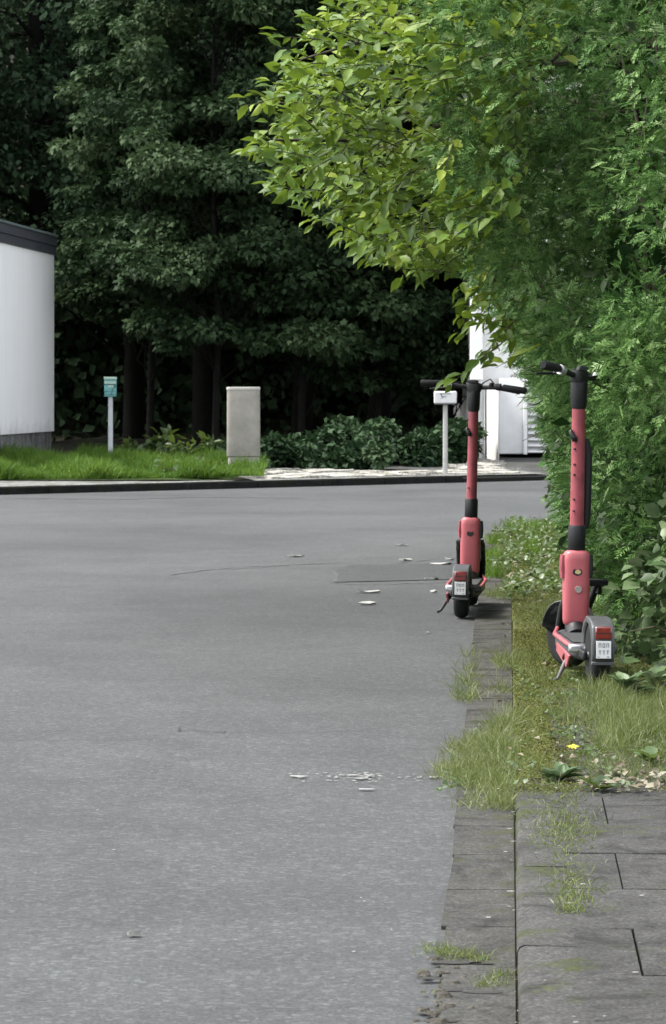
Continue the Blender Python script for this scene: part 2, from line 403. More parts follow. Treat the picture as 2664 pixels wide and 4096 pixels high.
# kerb stones of 1 m along the straight, a thin joint between two
for mat, name, lo, hi in ((M['kerb'], 'kerb', -3, 8.6), (M['kerb_moss'], 'mossy_kerb', 8.6, 24.2)):
    mb = MB(); d = lo
    while d < hi-.05:
        e = min(d+1.0, hi); j = rng.normal()*.0015
        strip('', [(.017+j, d+.003), (.017+j, (d+e)/2), (.017+j, e-.003)], [(o, z+rng.normal()*.0006) for o, z in kprof], mat, mb)
        d = e
    if hi > 20: strip('', KL[KL.index(arc[0]):], kprof, mat, mb)
    o = mb.build(name, mat, ang=50); o['kind'] = 'structure'
# ground under and behind the pavement
edge = offs(KL, .128)
poly = [S(x, y, KH-.018) for x, y in offs(KL, .006)]+[S(40, -3, KH-.018)]
mb = MB(); n = len(poly)
base = S(14, 4, KH-.018)
mb.add(poly+[base], [(k, k+1, n) for k in range(n-1)]+[(n-1, 0, n)])
o = mb.build('soil_ground', M['soil'], smooth=False); o['kind'] = 'structure'
# paving slabs near the camera, staggered
mb = MB(); rowd = -2.84; ri = 0
while rowd < 11.2:
    x = .1305 - (.184 if ri % 2 else 0)
    while x < 1.5:
        x0 = max(x, .1305); x1 = x+.30
        if x1-x0 > .04:
            t = rng.normal(size=4)*.0011; g = .0008+.0012*rng.random()
            c = [(x0+g, rowd+g), (x1-g, rowd+g), (x1-g, rowd+.5-g), (x0+g, rowd+.5-g)]
            top = [S(a, b, KH+.001+t[i]) for i, (a, b) in enumerate(c)]; bot = [S(a, b, KH-.03) for a, b in c]
            mb.add(top+bot, [(0,1,2,3), (0,4,5,1), (1,5,6,2), (2,6,7,3), (3,7,4,0)])
        x += .302
    rowd += .502; ri += 1
o = mb.build('pavement', M['slab'], smooth=False); o['kind'] = 'structure'
mb = MB()
a0 = [S(.1305, d, KH-.004+.006*math.sin(d*3)) for d in np.arange(11.25, 24.2, .3)]
a1 = [S(1.6, d, KH-.002) for d in np.arange(11.25, 24.2, .3)]
mb.add(a0+a1, [(k, len(a0)+k, len(a0)+k+1, k+1) for k in range(len(a0)-1)])
o = mb.build('mossy_pavement', M['moss']); o['kind'] = 'structure'
# gutter: one row of stones
sheet('gutter_bed', [S(-.12,-3,.002), S(.018,-3,.002), S(.018,24.2,.002), S(-.155,24.2,.002)], M['soil'])
for mat, name, lo, hi in ((M['gutter'], 'gutter', -2.9, 8.7), (M['gutter_dark'], 'stone_gutter', 8.7, 24.0)):
    mb = MB(); d = lo
    while d < hi:
        L = (.46 if hi < 9 else .40)*(.85+.3*rng.random()); x0 = -float(np.interp(d, [5.2, 8, 12, 20], [.126, .143, .158, .172]))-.004*math.sin(d*2.3)-.003*math.sin(d*5.1)
        if d < 6.05: x0 += .006*rng.normal()
        t = rng.normal(size=4)*.0006; g = .002+.002*rng.random()
        c = [(x0+rng.normal()*.002, d+g), (.012, d+g+rng.normal()*.002), (.012, d+L-g), (x0+rng.normal()*.002, d+L-g)]
        mid = [(c[0][0]*.5+c[1][0]*.5, c[0][1]), (c[2][0]*.5+c[3][0]*.5, c[2][1])]
        top = [S(a, b, .0075+t[i]) for i, (a, b) in enumerate(c)]; bot = [S(a, b, .0) for a, b in c]
        mb.add(top+bot, [(0,1,2,3), (0,4,5,1), (1,5,6,2), (2,6,7,3), (3,7,4,0)])
        d += L
    o = mb.build(name, mat, smooth=False); o['kind'] = 'structure'

# asphalt patch and cracks on the road
def ground_pt(px, v, z=0.0):
    Y = (H-z)*F/(v-VH); return Vector(((px-CX)/F*Y, Y, z))
sheet('road_patch', [ground_pt(335,582,.004), ground_pt(462,579,.004), ground_pt(462,563,.004), ground_pt(352,565,.004), ground_pt(335,570,.004)], M['asphalt_dark'])
def crack(mb, pts, w=.012, z=.005):
    P = [ground_pt(a, b, z) for a, b in pts]; Q = []
    for k in range(len(P)-1):
        for t in np.linspace(0, 1, 9)[:-1]: Q.append(P[k].lerp(P[k+1], t)+Vector((rng.normal()*.012, rng.normal()*.03, 0)))
    Q.append(P[-1]); L = []; Rr = []
    for k, q in enumerate(Q):
        t = (Q[min(k+1, len(Q)-1)]-Q[max(k-1, 0)]).normalized(); nn = Vector((-t.y, t.x, 0)); ww = w*(.3+.9*rng.random())
        L.append(q+nn*ww); Rr.append(q-nn*ww)
    n = len(Q); mb.add(L+Rr, [(k, n+k, n+k+1, k+1) for k in range(n-1)])
mb = MB()
crack(mb, [(178,729),(200,730),(238,730.5)], .0035)
crack(mb, [(230,569),(310,563),(380,565),(440,558)], .010)
crack(mb, [(335,583),(390,583.5),(460,580.5)], .012); crack(mb, [(335,582),(335,571)], .01)
crack(mb, [(0,498),(120,499),(190,497),(300,497.5)], .05)
crack(mb, [(170,574),(230,567),(345,562)], .012)
o = mb.build('road_cracks', plain('crack_grey', (.05,.05,.048), .95, .2), smooth=False); o['kind'] = 'structure'  # thin crack strips in a mottled grey
# worn off white paint on the asphalt
mb = MB()
def flake(mb, c, r, z, asp=1.0, n=7):
    a0 = rng.random()*6
    pts = [c+Vector((math.cos(a0+2*math.pi*k/n)*r*asp*(.5+rng.random()*.8), math.sin(a0+2*math.pi*k/n)*r*(.5+rng.random()*.8), 0)) for k in range(n)]
    for p in pts: p.z = z
    mb.add(pts, [tuple(range(n))])
for k in range(95):
    px = rng.choice([rng.uniform(325, 380), rng.uniform(290, 440), rng.uniform(300, 440)]); v = 778+rng.normal()*2.6
    flake(mb, ground_pt(px, v), rng.uniform(.002, .006), .0045, 1.3)
for px, v, r in ((299,778,.018), (366,791,.018), (369,777,.012), (352,777,.014), (360,780,.014), (432,779,.01)):
    flake(mb, ground_pt(px, v), r, .006, 1.6, 9)
for k in range(26): flake(mb, ground_pt(rng.uniform(0, 430), rng.uniform(640, 1020)), rng.uniform(.002, .005), .0045)
o = mb.build('road_marking', M['pale'], smooth=False); o['kind'] = 'structure'

# far side: kerb, pavement, ground, ramp, wood floor
def fstrip(name, t0, t1, prof, mat, step=1.0, gap=.006, jit=.002):
    mb = MB(); t = t0
    while t < t1:
        e = min(t+step, t1)
        vs = [X(t+gap, n, z) for n, z in prof]+[X(e-gap, n, z+rng.normal()*jit) for n, z in prof]; k = len(prof)
        mb.add(vs, [(i, i+1, k+i+1, k+i) for i in range(k-1)])
        mb.add([X(t+gap, n, z) for n, z in prof]+[X(t+gap, prof[-1][0], 0)], [tuple(range(k+1))]); t = e
    o = mb.build(name, mat, smooth=False); o['kind'] = 'structure'; return o
FK = .085
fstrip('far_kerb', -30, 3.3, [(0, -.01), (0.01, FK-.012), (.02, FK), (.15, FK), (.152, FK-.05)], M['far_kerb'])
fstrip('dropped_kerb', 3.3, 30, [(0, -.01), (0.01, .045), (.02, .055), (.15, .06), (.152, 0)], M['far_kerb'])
sheet('stone_bed', [X(.1,.156,FK-.002), X(4.9,.156,FK-.004), X(5.6,1.8,FK+.02), X(1.0,1.8,FK+.02)], M['far_pave'])
sheet('far_pavement', [X(-30,.153,FK-.002), X(-.2,.153,FK-.002), X(-.2,2.6,FK+.02), X(-30,2.6,FK+.02)], M['far_pave'])
sheet('far_ground', [X(-60,.14,FK-.03), X(60,.14,.02), X(60,60,.1), X(-60,60,.1)], M['far_soil'])
sheet('turf_ground', [X(-30,2.3,FK+.026), X(-3.5,2.3,FK+.026), X(-.9,.5,FK+.02), X(.0,.4,FK+.0), X(1.6,3.4,FK+.05), X(3.4,6,.17), X(2.5,7.6,.17), X(-30,7.6,.17)], M['far_grassland'])
sheet('ramp_ground', [X(4.3,.16,.06), X(60,.16,.06), X(60,9,.2), X(5.2,9,.22), X(4.0,4,.15)], M['ramp'])
# pale broken stone paving: irregular stones with dark joints
mb = MB()
NT, NN = 26, 11
gr_ = {(i, j): (-.15+i*.37+rng.normal()*.06, .36+j*.26+rng.normal()*.05) for i in range(NT+1) for j in range(NN+1)}
for i in range(NT):
    for j in range(NN):
        ring = [gr_[i, j], gr_[i+1, j], gr_[i+1, j+1], gr_[i, j+1]]
        ct, cn = sum(p[0] for p in ring)/4, sum(p[1] for p in ring)/4
        pc = X(ct, cn); pxx = CX+F*pc.x/pc.y; vv = VH+F*(H-.17)/pc.y
        if pxx < 264 or pxx > 478+(vv-452)*2.1 or vv < 466.5-max(0, pxx-440)*.13 or rng.random() < .06: continue
        ring = [(ct+(a_-ct)*.97, cn+(b_-cn)*.95) for a_, b_ in ring]; ring = [p for k_ in range(4) for p in (ring[k_], ((ring[k_][0]+ring[(k_+1) % 4][0])/2+rng.normal()*.02, (ring[k_][1]+ring[(k_+1) % 4][1])/2+rng.normal()*.02))]
        z = FK+.012+j*.006+abs(rng.normal())*.007; k = 8
        top = [X(p[0], p[1], z+rng.normal()*.007) for p in ring]; bot = [X(p[0], p[1], z-.05) for p in ring]
        mb.add(top+bot, [tuple(range(k))]+[(q_, (q_+1) % k, k+(q_+1) % k, k+q_) for q_ in range(k)])
o = mb.build('stone_pavement', M['pale_stone'], smooth=False); o['kind'] = 'structure'
# rising wood floor
g = 40; xs = np.linspace(-60, 60, g); ys = np.linspace(44, 120, g)
hv = lambda x, y: .1+max(0, y-60)*.62+.25*math.sin(x*.5)*math.cos(y*.4)*min(1, max(0, (y-44)/10))
mb = MB(); mb.add([(x, y, hv(x, y)) for y in ys for x in xs], [(j*g+i, j*g+i+1, (j+1)*g+i+1, (j+1)*g+i) for j in range(g-1) for i in range(g-1)])
o = mb.build('hill', M['far_soil']); o['kind'] = 'structure'

# ------------------------------------------------------------------ white house, left
cx = Vector((-4.27, 47, 0)); e1 = Vector((-.097, -.995, 0)).normalized(); e2 = Vector((-e1.y, e1.x, 0))*-1  # e1 towards camera, e2 to the left
if e2.x > 0: e2 = -e2
hb = thing('white_house', 'low white rendered house with dark slate fascia and flat roof at the left edge', 'house', cx)
def hf(a, b, z): return e1*a+e2*b+Vector((0, 0, z))
def hbox(mb, a0, a1, b0, b1, z0, z1): return mb.box(a0, a1, b0, b1, z0, z1, lambda p: hf(p.x, p.y, p.z))
hbox(MB(), 0, 9, 0, 8, .52, 3.215).build('wall', M['white_wall'], hb, smooth=False)
hbox(MB(), .03, 8.97, .04, 7.96, -.1, .519).build('plinth', M['plinth'], hb, smooth=False)
fa = hbox(MB(), -.015, 9.015, -.03, 8.03, 3.216, 3.345); hbox(fa, -.02, 9.02, -.045, 8.045, 3.348, 3.485)
fa.build('fascia', M['fascia'], hb, bevel=.006, smooth=False)
rf = hbox(MB(), -.035, 9.035, -.065, 8.065, 3.486, 3.525).build('roof', M['coping'], hb, bevel=.008, smooth=False)

# ------------------------------------------------------------------ white house, right
hr = thing('rendered_house', 'white house with slatted white shutter glimpsed behind the hedge', 'house', (0,0,0))
D = 45.0
def q(px, v, Y=D): return at(px, v, Y)
def wbox(mb, px0, px1, v0, v1, Y0, Y1):
    a = q(px0, v1, Y0); b = q(px1, v0, Y0); return mb.box(a.x, b.x, Y0, Y1, a.z, b.z)
wbox(MB(), 474, 900, 60, 453, 45.3, 53).build('wall', M['white_wall2'], hr, smooth=False)
wbox(MB(), 471, 483, 60, 380, 44.9, 45.29).build('corner_pilaster', M['white_paint'], hr, bevel=.01, smooth=False)
wbox(MB(), 480, 484.2, 381, 461, 44.6, 44.85).build('downpipe', M['grey_pipe'], hr, bevel=.02, smooth=False)
a, b = q(484.6, 0, 44.9), q(498, 0, 43.2)
mb = MB(); zt = q(0, 386).z
mb.add([(a.x,a.y,.1),(b.x,b.y,.1),(b.x+.12,b.y+1.9,.1),(a.x,a.y,zt),(b.x,b.y,zt),(b.x+.12,b.y+1.9,zt)], [(0,1,4,3),(1,2,5,4),(2,0,3,5),(3,4,5),(2,1,0)])
mb.build('wing_wall', M['white_wall2'], hr, smooth=False)
wbox(MB(), 499, 523, 378, 454, 44.95, 45.28).build('door_panel', M['white_paint'], hr, bevel=.012, smooth=False)
wbox(MB(), 523.3, 527.4, 378, 454.5, 44.85, 45.28).build('door_post', M['white_paint'], hr, bevel=.01, smooth=False)
sh = MB()
for k in range(22):
    v = 453-k*6.2; a = q(527.8, v, 44.95); b = q(600, v, 44.95)
    sh.add([(a.x, 44.92, a.z), (b.x, 44.92, a.z), (b.x, 45.02, a.z+.088), (a.x, 45.02, a.z+.088), (a.x, 44.9, a.z+.012), (b.x, 44.9, a.z+.012)], [(4,5,2,3), (0,1,5,4), (0,4,3), (1,2,5)])
sh.build('shutter', M['white_paint'], hr, smooth=False)
wbox(MB(), 520, 910, 52, 60, 44.7, 53.3).build('roof', M['coping'], hr, smooth=False)

# ------------------------------------------------------------------ street furniture
def sign_post(loc, h_post, wpost, label, cat, mat):
    t = thing('marker_post' if cat == 'marker post' else 'letterbox_post', label, cat, loc)
    MB().sup([(0,0,-.05,wpost/2,.03), (0,0,h_post,wpost/2*.92,.03)], 16, 5).build('post', mat, t, ang=50)
    return t
p0 = ground_pt(110.5, 466, .1)
t = sign_post(p0, .98, .068, 'pale grey post with small turquoise plate head standing in the grass', 'marker post', M['post_grey'])
z0 = .955
pl = MB().box(-.083, .083, -.055, .045, z0, z0+.235).build('sign_head', M['teal'], t, bevel=.008)
MB().box(-.088, .088, -.062, .05, z0+.236, z0+.272).build('cap', M['teal_light'], t, bevel=.005)
MB().box(-.082, .082, -.0585, -.0555, z0+.178, z0+.214).build('stripe', M['teal_light'], pl)
mk = MB()
mk.box(-.083, .083, -.0588, -.0555, z0+.164, z0+.174); mk.box(-.08, .08, -.0586, -.0555, z0+.024, z0+.032); mk.box(-.08, .08, -.0584, -.0555, z0+.07, z0+.075)
mk.add([(.048,-.0592,z0+.14), (.058,-.0592,z0+.14), (.016,-.0592,z0+.03), (.008,-.0592,z0+.03)], [(0,1,2,3)])
mk.add([(.05,-.0594,z0+.16), (.08,-.0594,z0+.158), (.08,-.0594,z0+.125), (.066,-.0594,z0+.13)], [(0,1,2,3)])
mk.build('marking', M['teal_dark'], pl, smooth=False)
MB().box(-.03, .045, -.0582, -.0556, z0+.125, z0+.158).build('label_field', M['teal_light'], pl)

p0 = ground_pt(445.3, 474, .09)
t = sign_post(p0, .90, .062, 'white box sign on a grey post at the far pavement edge', 'sign post', M['post_conc'])
z0 = .885; bx = MB().box(-.142, .142, -.07, .07, z0, z0+.155).build('sign_box', M['plate'], t, bevel=.014)
MB().box(-.134, .134, -.062, .062, z0-.012, z0-.001).build('box_base', M['grey_plastic'], t)
mk = MB(); Yf = -.0722
mk.box(-.075, .065, Yf, -.07, z0+.118, z0+.126); mk.add([(-.062,Yf,z0+.118), (-.05,Yf,z0+.118), (-.04,Yf,z0+.092), (-.052,Yf,z0+.088)], [(0,1,2,3)])
mk.box(-.05, .012, Yf-.0003, -.07, z0+.082, z0+.09); mk.add([(-.03,Yf-.0005,z0+.082), (-.02,Yf-.0005,z0+.082), (-.06,Yf-.0005,z0+.058), (-.066,Yf-.0005,z0+.06)], [(0,1,2,3)])
mk.build('marking', M['ink'], bx, smooth=False)

p0 = ground_pt(243.5, 473, .09)
t = thing('cable_cabinet', 'weathered grey concrete cable cabinet with a stained front, beside the grass', 'cabinet', p0)
MB().sup([(0,.0,-.1,.205,.15), (.006,0,.205,.2,.15)], 28, 7).build('plinth', M['cabinet'], t, ang=50)
MB().sup([(0,0,.215,.208,.155), (0,0,.225,.212,.158), (0,0,1.055,.208,.158)], 28, 7).build('body', M['cabinet'], t, ang=50)
MB().sup([(0,0,1.0565,.205,.156), (0,0,1.059,.214,.163), (0,0,1.088,.213,.162), (0,0,1.094,.205,.155)], 28, 7).build('lid', plain('cabinet_lid', (.31,.30,.275), .85, .15, 6, bmp=.2), t, ang=30)

# ------------------------------------------------------------------ SCOOTERS
def scooter(loc, yaw, lean, steer, roll, label, near):
    t = thing('electric_scooter', label, 'scooter', loc, yaw, 'red rental scooters parked by the kerb')
    t.rotation_euler = (0, lean, yaw)
    wr = .122; wb = .90
    rot = Matrix.Rotation(steer*.62, 4, 'Z')
    hy = .74                                       # steering axis
    hp = wb-.008
    def st(p): return rot @ (p-Vector((0, hp, 0)))+Vector((0, hp, 0))
    tp = [(-.034,.075),(-.036,.095),(-.031,.112),(-.018,.121),(0,.1235),(.018,.121),(.031,.112),(.036,.095),(.034,.075)]
    rp = [(-.03,.03),(-.033,.07),(-.026,.078),(.026,.078),(.033,.07),(.03,.03)]
    for cy, tf in ((0, None), (wb, st)):
        w = MB().lathe_x(rp, cy, wr, 32, tf).build('wheel', M['black'], t)
        MB().lathe_x(tp, cy, wr, 44, tf).build('tyre', M['rubber'], w, ang=60)
        ax = MB().tube([(-.05,cy,wr), (.05,cy,wr)], .012, 12, tf); ax.build('axle', M['metal'], w)
    # rear fender: tail block over the wheel
    prof = [(-.128,.10),(-.158,.112),(-.168,.14),(-.168,.205),(-.158,.237),(-.13,.252),(-.05,.262),(.04,.262),(.12,.236),(.17,.19),(.19,.15),(.172,.14),(.14,.18),(.1,.213),(.04,.236),(-.03,.238),(-.09,.22),(-.13,.18),(-.14,.13)]
    fd = MB().ext(prof, -.041, .041).build('fender', M['grey_plastic'], t, bevel=.006)
    MB().box(-.030, .030, -.176, -.166, .192, .238).build('tail_light', M['red_lens'], t, bevel=.006)
    MB().box(-.0285, .0285, -.1768, -.1762, .213, .216).build('lens_rib', M['black'], fd)
    pb = MB().box(-.031, .031, -.1735, -.1685, .122, .189).build('plate_holder', M['black'], t, bevel=.003)
    pt = MB().box(-.027, .027, -.1755, -.1737, .124, .187).build('licence_plate', M['plate'], t, bevel=.001)
    g = MB(); y = -.1761
    def gb(x0, x1, z0_, z1_): g.box(x0, x1, y, y+.0004, z0_, z1_)
    for x in (-.018, -.004, .010):       # three figures above, three letters below
        gb(x, x+.009, .176, .1785); gb(x, x+.0022, .164, .1758); gb(x+.0068, x+.009, .164, .1758)
    gb(-.004+.0024, .0026, .1632, .1655)
    for x in (-.018, -.004, .010):
        gb(x, x+.009, .151, .1532); gb(x+.0035, x+.006, .139, .1508)
    gb(-.022, -.014, .1285, .1305); gb(.012, .02, .1285, .1315)
    g.build('lettering', M['ink'], pt, smooth=False)
    MB().box(-.041, .041, -.163, -.13, .098, .111).build('mudflap', M['grey_plastic'], t, bevel=.003)
    # deck
    dk = MB(); dk.sup([(0,0,0,.03,.028), (0,0,.02,.05,.03), (0,0,.10,.082,.03), (0,0,.56,.084,.032), (0,0,.64,.07,.04)], 24, 4,
        lambda p: Vector((p.x, .12+p.z, .118+p.y))).build('deck', M['grey_plastic'], t)
    MB().box(-.066, .066, .2, .70, .1505, .1535).build('deck_mat', M['mat'], t, bevel=.002)
    for sx in (-1, 1):
        MB().tube([(sx*.078,.18,.140), (sx*.086,.24,.144), (sx*.087,.66,.146), (sx*.07,.73,.165)], [.007,.009,.009,.007], 10).build('deck_trim', M['coral'], t)
        MB().box(min(sx*.04, sx*.058), max(sx*.04, sx*.058), -.02, .2, .105, .137).build('chain_stay', M['black'], t, bevel=.006)
    MB().box(-.09, -.02, .13, .175, .118, .150).build('deck_bracket', M['metal'], t, bevel=.008)
    MB().box(.02, .09, .13, .175, .118, .150).build('deck_bracket', M['grey_plastic'], t, bevel=.008)
    ks = MB().tube([(-.06,.33,.095), (-.085,.30,.07), (-.118,.26,.012), (-.135,.255,.004)], [.012,.010,.006,.007], 10).build('kickstand', M['grey_plastic'] if near else M['black'], t)
    MB().tube([(-.082,.30,.085), (-.062,.40,.10)], [.016,.02], 10).build('kickstand_hinge', M['black'], t)
    MB().ext([(.16,.105),(.3,.112),(.6,.12),(.6,.085),(.34,.06),(.26,.052)], -.088, -.078).build('side_panel', M['coral'], t, bevel=.003)
    MB().sup([(0,.1+.03*0,0,.035,.02), (0,0,0.25,.04,.02)], 16, 4, lambda p: Vector((p.x, .16+p.z, .10+p.y*.4))).build('battery_box', M['black'], t)
    # neck and shroud
    MB().tube([(0,.66,.13), (0,.72,.17), (0,.76,.25)], [.045,.042,.036], 14).build('neck', M['black'], t)
    sh = MB().sup([(0,.725,.176,.040,.030), (0,.725,.182,.047,.037), (0,.724,.20,.0505,.042), (0,.718,.33,.0525,.045), (0,.711,.43,.053,.044), (0,.708,.452,.051,.042), (0,.706,.464,.043,.036), (0,.706,.468,.03,.03)], 32, 3.2).build('stem_shroud', M['coral'], t, ang=60)
    for sx in (-1, 1):
        MB().sup([(sx*.052,.715,.36,.010,.028), (sx*.055,.713,.40,.011,.03), (sx*.052,.71,.45,.010,.026)], 16, 3).build('shroud_cheek', M['black'] if sx > 0 else M['coral_tube'], t)
        MB().tube([(sx*.062,.80,.325), (sx*.062,.86,.24), (sx*.058,wb,wr)], [.014,.015,.015], 12, st).build('fork_leg', M['black'], t)
        MB().box(min(sx*.056, sx*.074), max(sx*.056, sx*.074), .785, .815, .29, .335, st).build('fork_clamp', M['black'], t, bevel=.004)
    MB().box(-.07, .07, .735, .82, .325, .35, st).build('fork_crown', M['black'], t, bevel=.006)
    yb = .7135-.0475
    def emblem(z, r): return [(math.sin(a)*r*(1.0 if abs(math.sin(a)) > .5 else .9), z+math.cos(a)*r*.85) for a in [0, 1.0, 1.75, 2.1, 3.14, 4.18, 4.53, 5.28]]
    e = emblem(.385, .019); bk = .0012
    MB().add([(x, yb-bk+.0045, z) for x, z in e]+[(x, yb+.03, z) for x, z in e], [tuple(range(8))]+[(i, (i+1) % 8, 8+(i+1) % 8, 8+i) for i in range(8)]).build('emblem', M['black'], sh, smooth=False)
    if near:
        e = [(x*.62+.002, (z-.385)*.55+.385) for x, z in e]
        MB().add([(x, yb-bk+.0025, z) for x, z in e]+[(x, yb+.006, z) for x, z in e], [tuple(range(8))]+[(i, (i+1) % 8, 8+(i+1) % 8, 8+i) for i in range(8)]).build('emblem_field', M['gold'], sh, smooth=False)
        ss = [(math.cos(a)*.0135*(1+.1*math.sin(3*a)), .318+math.sin(a)*.0135) for a in np.linspace(0, 2*math.pi, 13)[:-1]]
        MB().add([(x+.004, yb-.0005, z) for x, z in ss]+[(x+.004, yb+.01, z) for x, z in ss], [tuple(range(12))]+[(i, (i+1) % 12, 12+(i+1) % 12, 12+i) for i in range(12)]).build('sticker', M['sticker'], sh, smooth=False)
    # front fender
    arc_ = [(wb+math.cos(a)*.139, wr+math.sin(a)*.139) for a in np.linspace(R(12), R(205), 14)]
    inn = [(wb+math.cos(a)*.131, wr+math.sin(a)*.131) for a in np.linspace(R(205), R(12), 14)]
    MB().ext(arc_+inn, -.043, .043, st).build('fender', M['grey_plastic'], t, bevel=.004)
    # stem
    def ax_(z): return (0, .708-(z-.46)*.075, z)
    MB().tube([ax_(.462), ax_(.47), ax_(.555), ax_(.566)], [.030,.034,.034,.030], 20, None).build('collar', M['black'], t, ang=50)
    MB().tube([ax_(.562), ax_(.80), ax_(1.018)], [.0275,.0265,.026], 20).build('stem', M['coral_tube'], t)
    MB().tube([ax_(1.016), ax_(1.03), ax_(1.11), ax_(1.135)], [.0265,.031,.033,.028], 20).build('stem_head', M['black'], t, ang=50)
    for z in (.62, .665, .76, .80, .86)[:5 if near else 1]:
        a = ax_(z); MB().tube([(-.014, a[1]-.021, z), (-.018, a[1]-.027, z)], [.0045,.004], 8).build('bolt', M['black'], t)
    a = ax_(.905); MB().sup([(-.016,a[1]-.026,.888,.010,.007), (-.02,a[1]-.03,.905,.013,.009), (-.03,a[1]-.024,.925,.009,.008), (-.03,a[1]-.02,.935,.005,.005)], 12, 2.5).build('bag_hook', M['black'], t)
    if near:
        MB().sup([(.036,.735,.55,.012,.02), (.04,.74,.6,.018,.028), (.042,.73,.84,.019,.028), (.036,.72,.90,.010,.02)], 16, 3).build('stem_block', M['black'], t)  # black rounded block along the right side of the stem
    # handlebar turns with the fork
    cz = 1.142; cyy = ax_(1.14)[1]
    rr = Matrix.Rotation(roll, 4, 'Y')
    rot2 = Matrix.Rotation(steer, 4, 'Z')
    def hb_(p):
        p = rot2 @ (rr @ p); return Vector((p.x, p.y+cyy, p.z+cz))
    hbm = MB().tube([(-.27,-.035,.006), (-.16,-.015,.010), (-.05,0,.0), (.05,0,.0), (.16,-.015,.004), (.27,-.035,-.006)], .0115, 12, hb_).build('handlebar', M['black'], t)
    for sx in (-1, 1):
        MB().tube([(sx*.15,-.013,.008-.002*sx), (sx*.155,-.014,.008-.002*sx), (sx*.268,-.035,.006-.012*(sx > 0)), (sx*.276,-.036,.006-.012*(sx > 0))], [.0135,.0165,.0175,.014], 14, hb_).build('grip', M['rubber'], t)
        MB().tube([(sx*.12,.012,.0), (sx*.13,.03,-.006), (sx*.18,.035,-.014), (sx*.235,.028,-.022)], [.008,.006,.005,.005], 8, hb_).build('brake_lever', M['black'], t)
        MB().tube([(sx*.115,-.01,.006), (sx*.14,-.013,.007)], [.019,.019], 14, hb_).build('lever_clamp', M['metal'] if sx < 0 else M['black'], t)
    MB().sup([(0,0,-.025,.034,.028), (0,0,.0,.042,.03), (0,0,.016,.04,.028), (0,0,.022,.03,.02)], 20, 3, hb_).build('display_housing', M['black'], t)
    MB().sup([(-.005,-.012,.02,.026,.012), (-.005,-.02,.034,.028,.010), (-.005,-.022,.038,.02,.006)], 16, 4, hb_).build('display', M['grey_plastic'], t)
    MB().tube([(.02,.03,.0), (.045,.07,.03), (.075,.05,.045), (.11,.02,.012)], .0035, 8, hb_).build('brake_cable', M['black'], t)
    MB().tube([(-.02,.03,.0), (-.05,.06,.02), (-.09,.04,.02), (-.12,.01,.008)], .0035, 8, hb_).build('brake_cable', M['black'], t)
    MB().sup([(.09,-.01,.012,.014,.012), (.09,-.012,.024,.012,.010), (.09,-.012,.028,.006,.005)], 14, 2, hb_).build('bell', M['metal'] if near else M['black'], t)
    return t
ln = S(.322, 11.22, KH)
scooter(ln, -SA+R(5.2), R(.4), R(46), R(7), 'red electric scooter pressed against the hedge, handlebar turned, round sticker below the emblem', True)
ln2 = S(-.236, 15.2, .004)
scooter(ln2, -SA+R(-2.2), R(1.6), R(-4), R(1.5), 'red electric scooter standing upright in the gutter with its handlebar straight', False)

# ------------------------------------------------------------------ VEGETATION: near trees and hedge
def in_poly(x, y, poly):
    c = False; n = len(poly); j = n-1
    for i in range(n):
        xi, yi = poly[i]; xj, yj = poly[j]
        if (yi > y) != (yj > y) and x < (xj-xi)*(y-yi)/(yj-yi)+xi: c = not c
        j = i
    return c
def poly_sample(poly, n):
    xs_ = [p[0] for p in poly]; ys_ = [p[1] for p in poly]; out = []
    while len(out) < n:
        x, y = rng.uniform(min(xs_), max(xs_)), rng.uniform(min(ys_), max(ys_))
        if in_poly(x, y, poly): out.append((x, y))
    return out

# overhanging tree: sprigs of long leaves on arching limbs
def sprigs(cents, dirs, per, leafL, mb):
    P, A, N, L, T = [], [], [], [], []
    for c, dv in zip(cents, dirs):
        ln_ = rng.uniform(.16, .34); tone = rng.normal()*.16
        dv = (dv+Vector(rng.normal(size=3))*.45).normalized(); c0 = c-dv*ln_*.6
        pts = [c0+dv*ln_*k/4+Vector((0,0,-.03))*(k/4)**2 for k in range(5)]
        mb.tube(pts, [.0035,.003,.0025,.002,.001], 4, None, False)
        side = dv.cross(Vector((0,0,1))).normalized()
        for k in range(per):
            tt = (k+.5)/per; p = c0.lerp(c0+dv*ln_, tt)+Vector((0,0,-.03))*tt*tt
            s_ = 1 if k % 2 else -1
            a = side*s_*(.9-.5*tt)+dv*(.45+.6*tt)+Vector((0,0,rng.normal()*.4-.15))+Vector(rng.normal(size=3))*.35
            nn = Vector((0,0,1))+Vector(rng.normal(size=3))*.45+Vector((0,-.35,0))
            P.append(p); A.append(a); N.append(nn); L.append(leafL*rng.uniform(.45, 1.3)); T.append(tone+rng.normal()*.13)
        P.append(c0+dv*ln_); A.append(dv); N.append(Vector((0,0,1))+Vector(rng.normal(size=3))*.3); L.append(leafL); T.append(tone+.1)
    return np.array(P), np.array(A), np.array(N), np.array(L), np.array(T)

OV = [(350,-20),(340,12),(318,32),(302,58),(296,95),(285,135),(296,165),(305,184),(330,203),(342,224),(370,230),(395,256),(420,268),(452,262),(470,240),(520,200),(560,-20)]
tr = thing('overhanging_tree', 'tree with long yellow-green leaves arching over the road from the hedge', 'tree', S(1.5, 14.5, 0))
inv = Vector(tr.location)
tk = MB(); base = Vector((0,0,-.05)); top = Vector((-.1,-.1,2.3))
tk.tube([base, Vector((.03,.02,.8)), Vector((-.05,0,1.6)), top], [.11,.085,.075,.06], 12)
cents = []; dirs = []
for x, y in poly_sample(OV, 500):
    Y = rng.uniform(12.3, 15.8); p = at(x, y, Y)
    cents.append(p-inv); dirs.append((p-(S(.8, 14.3, 2.2))).normalized()+Vector((-.3,-.2,-.05)))
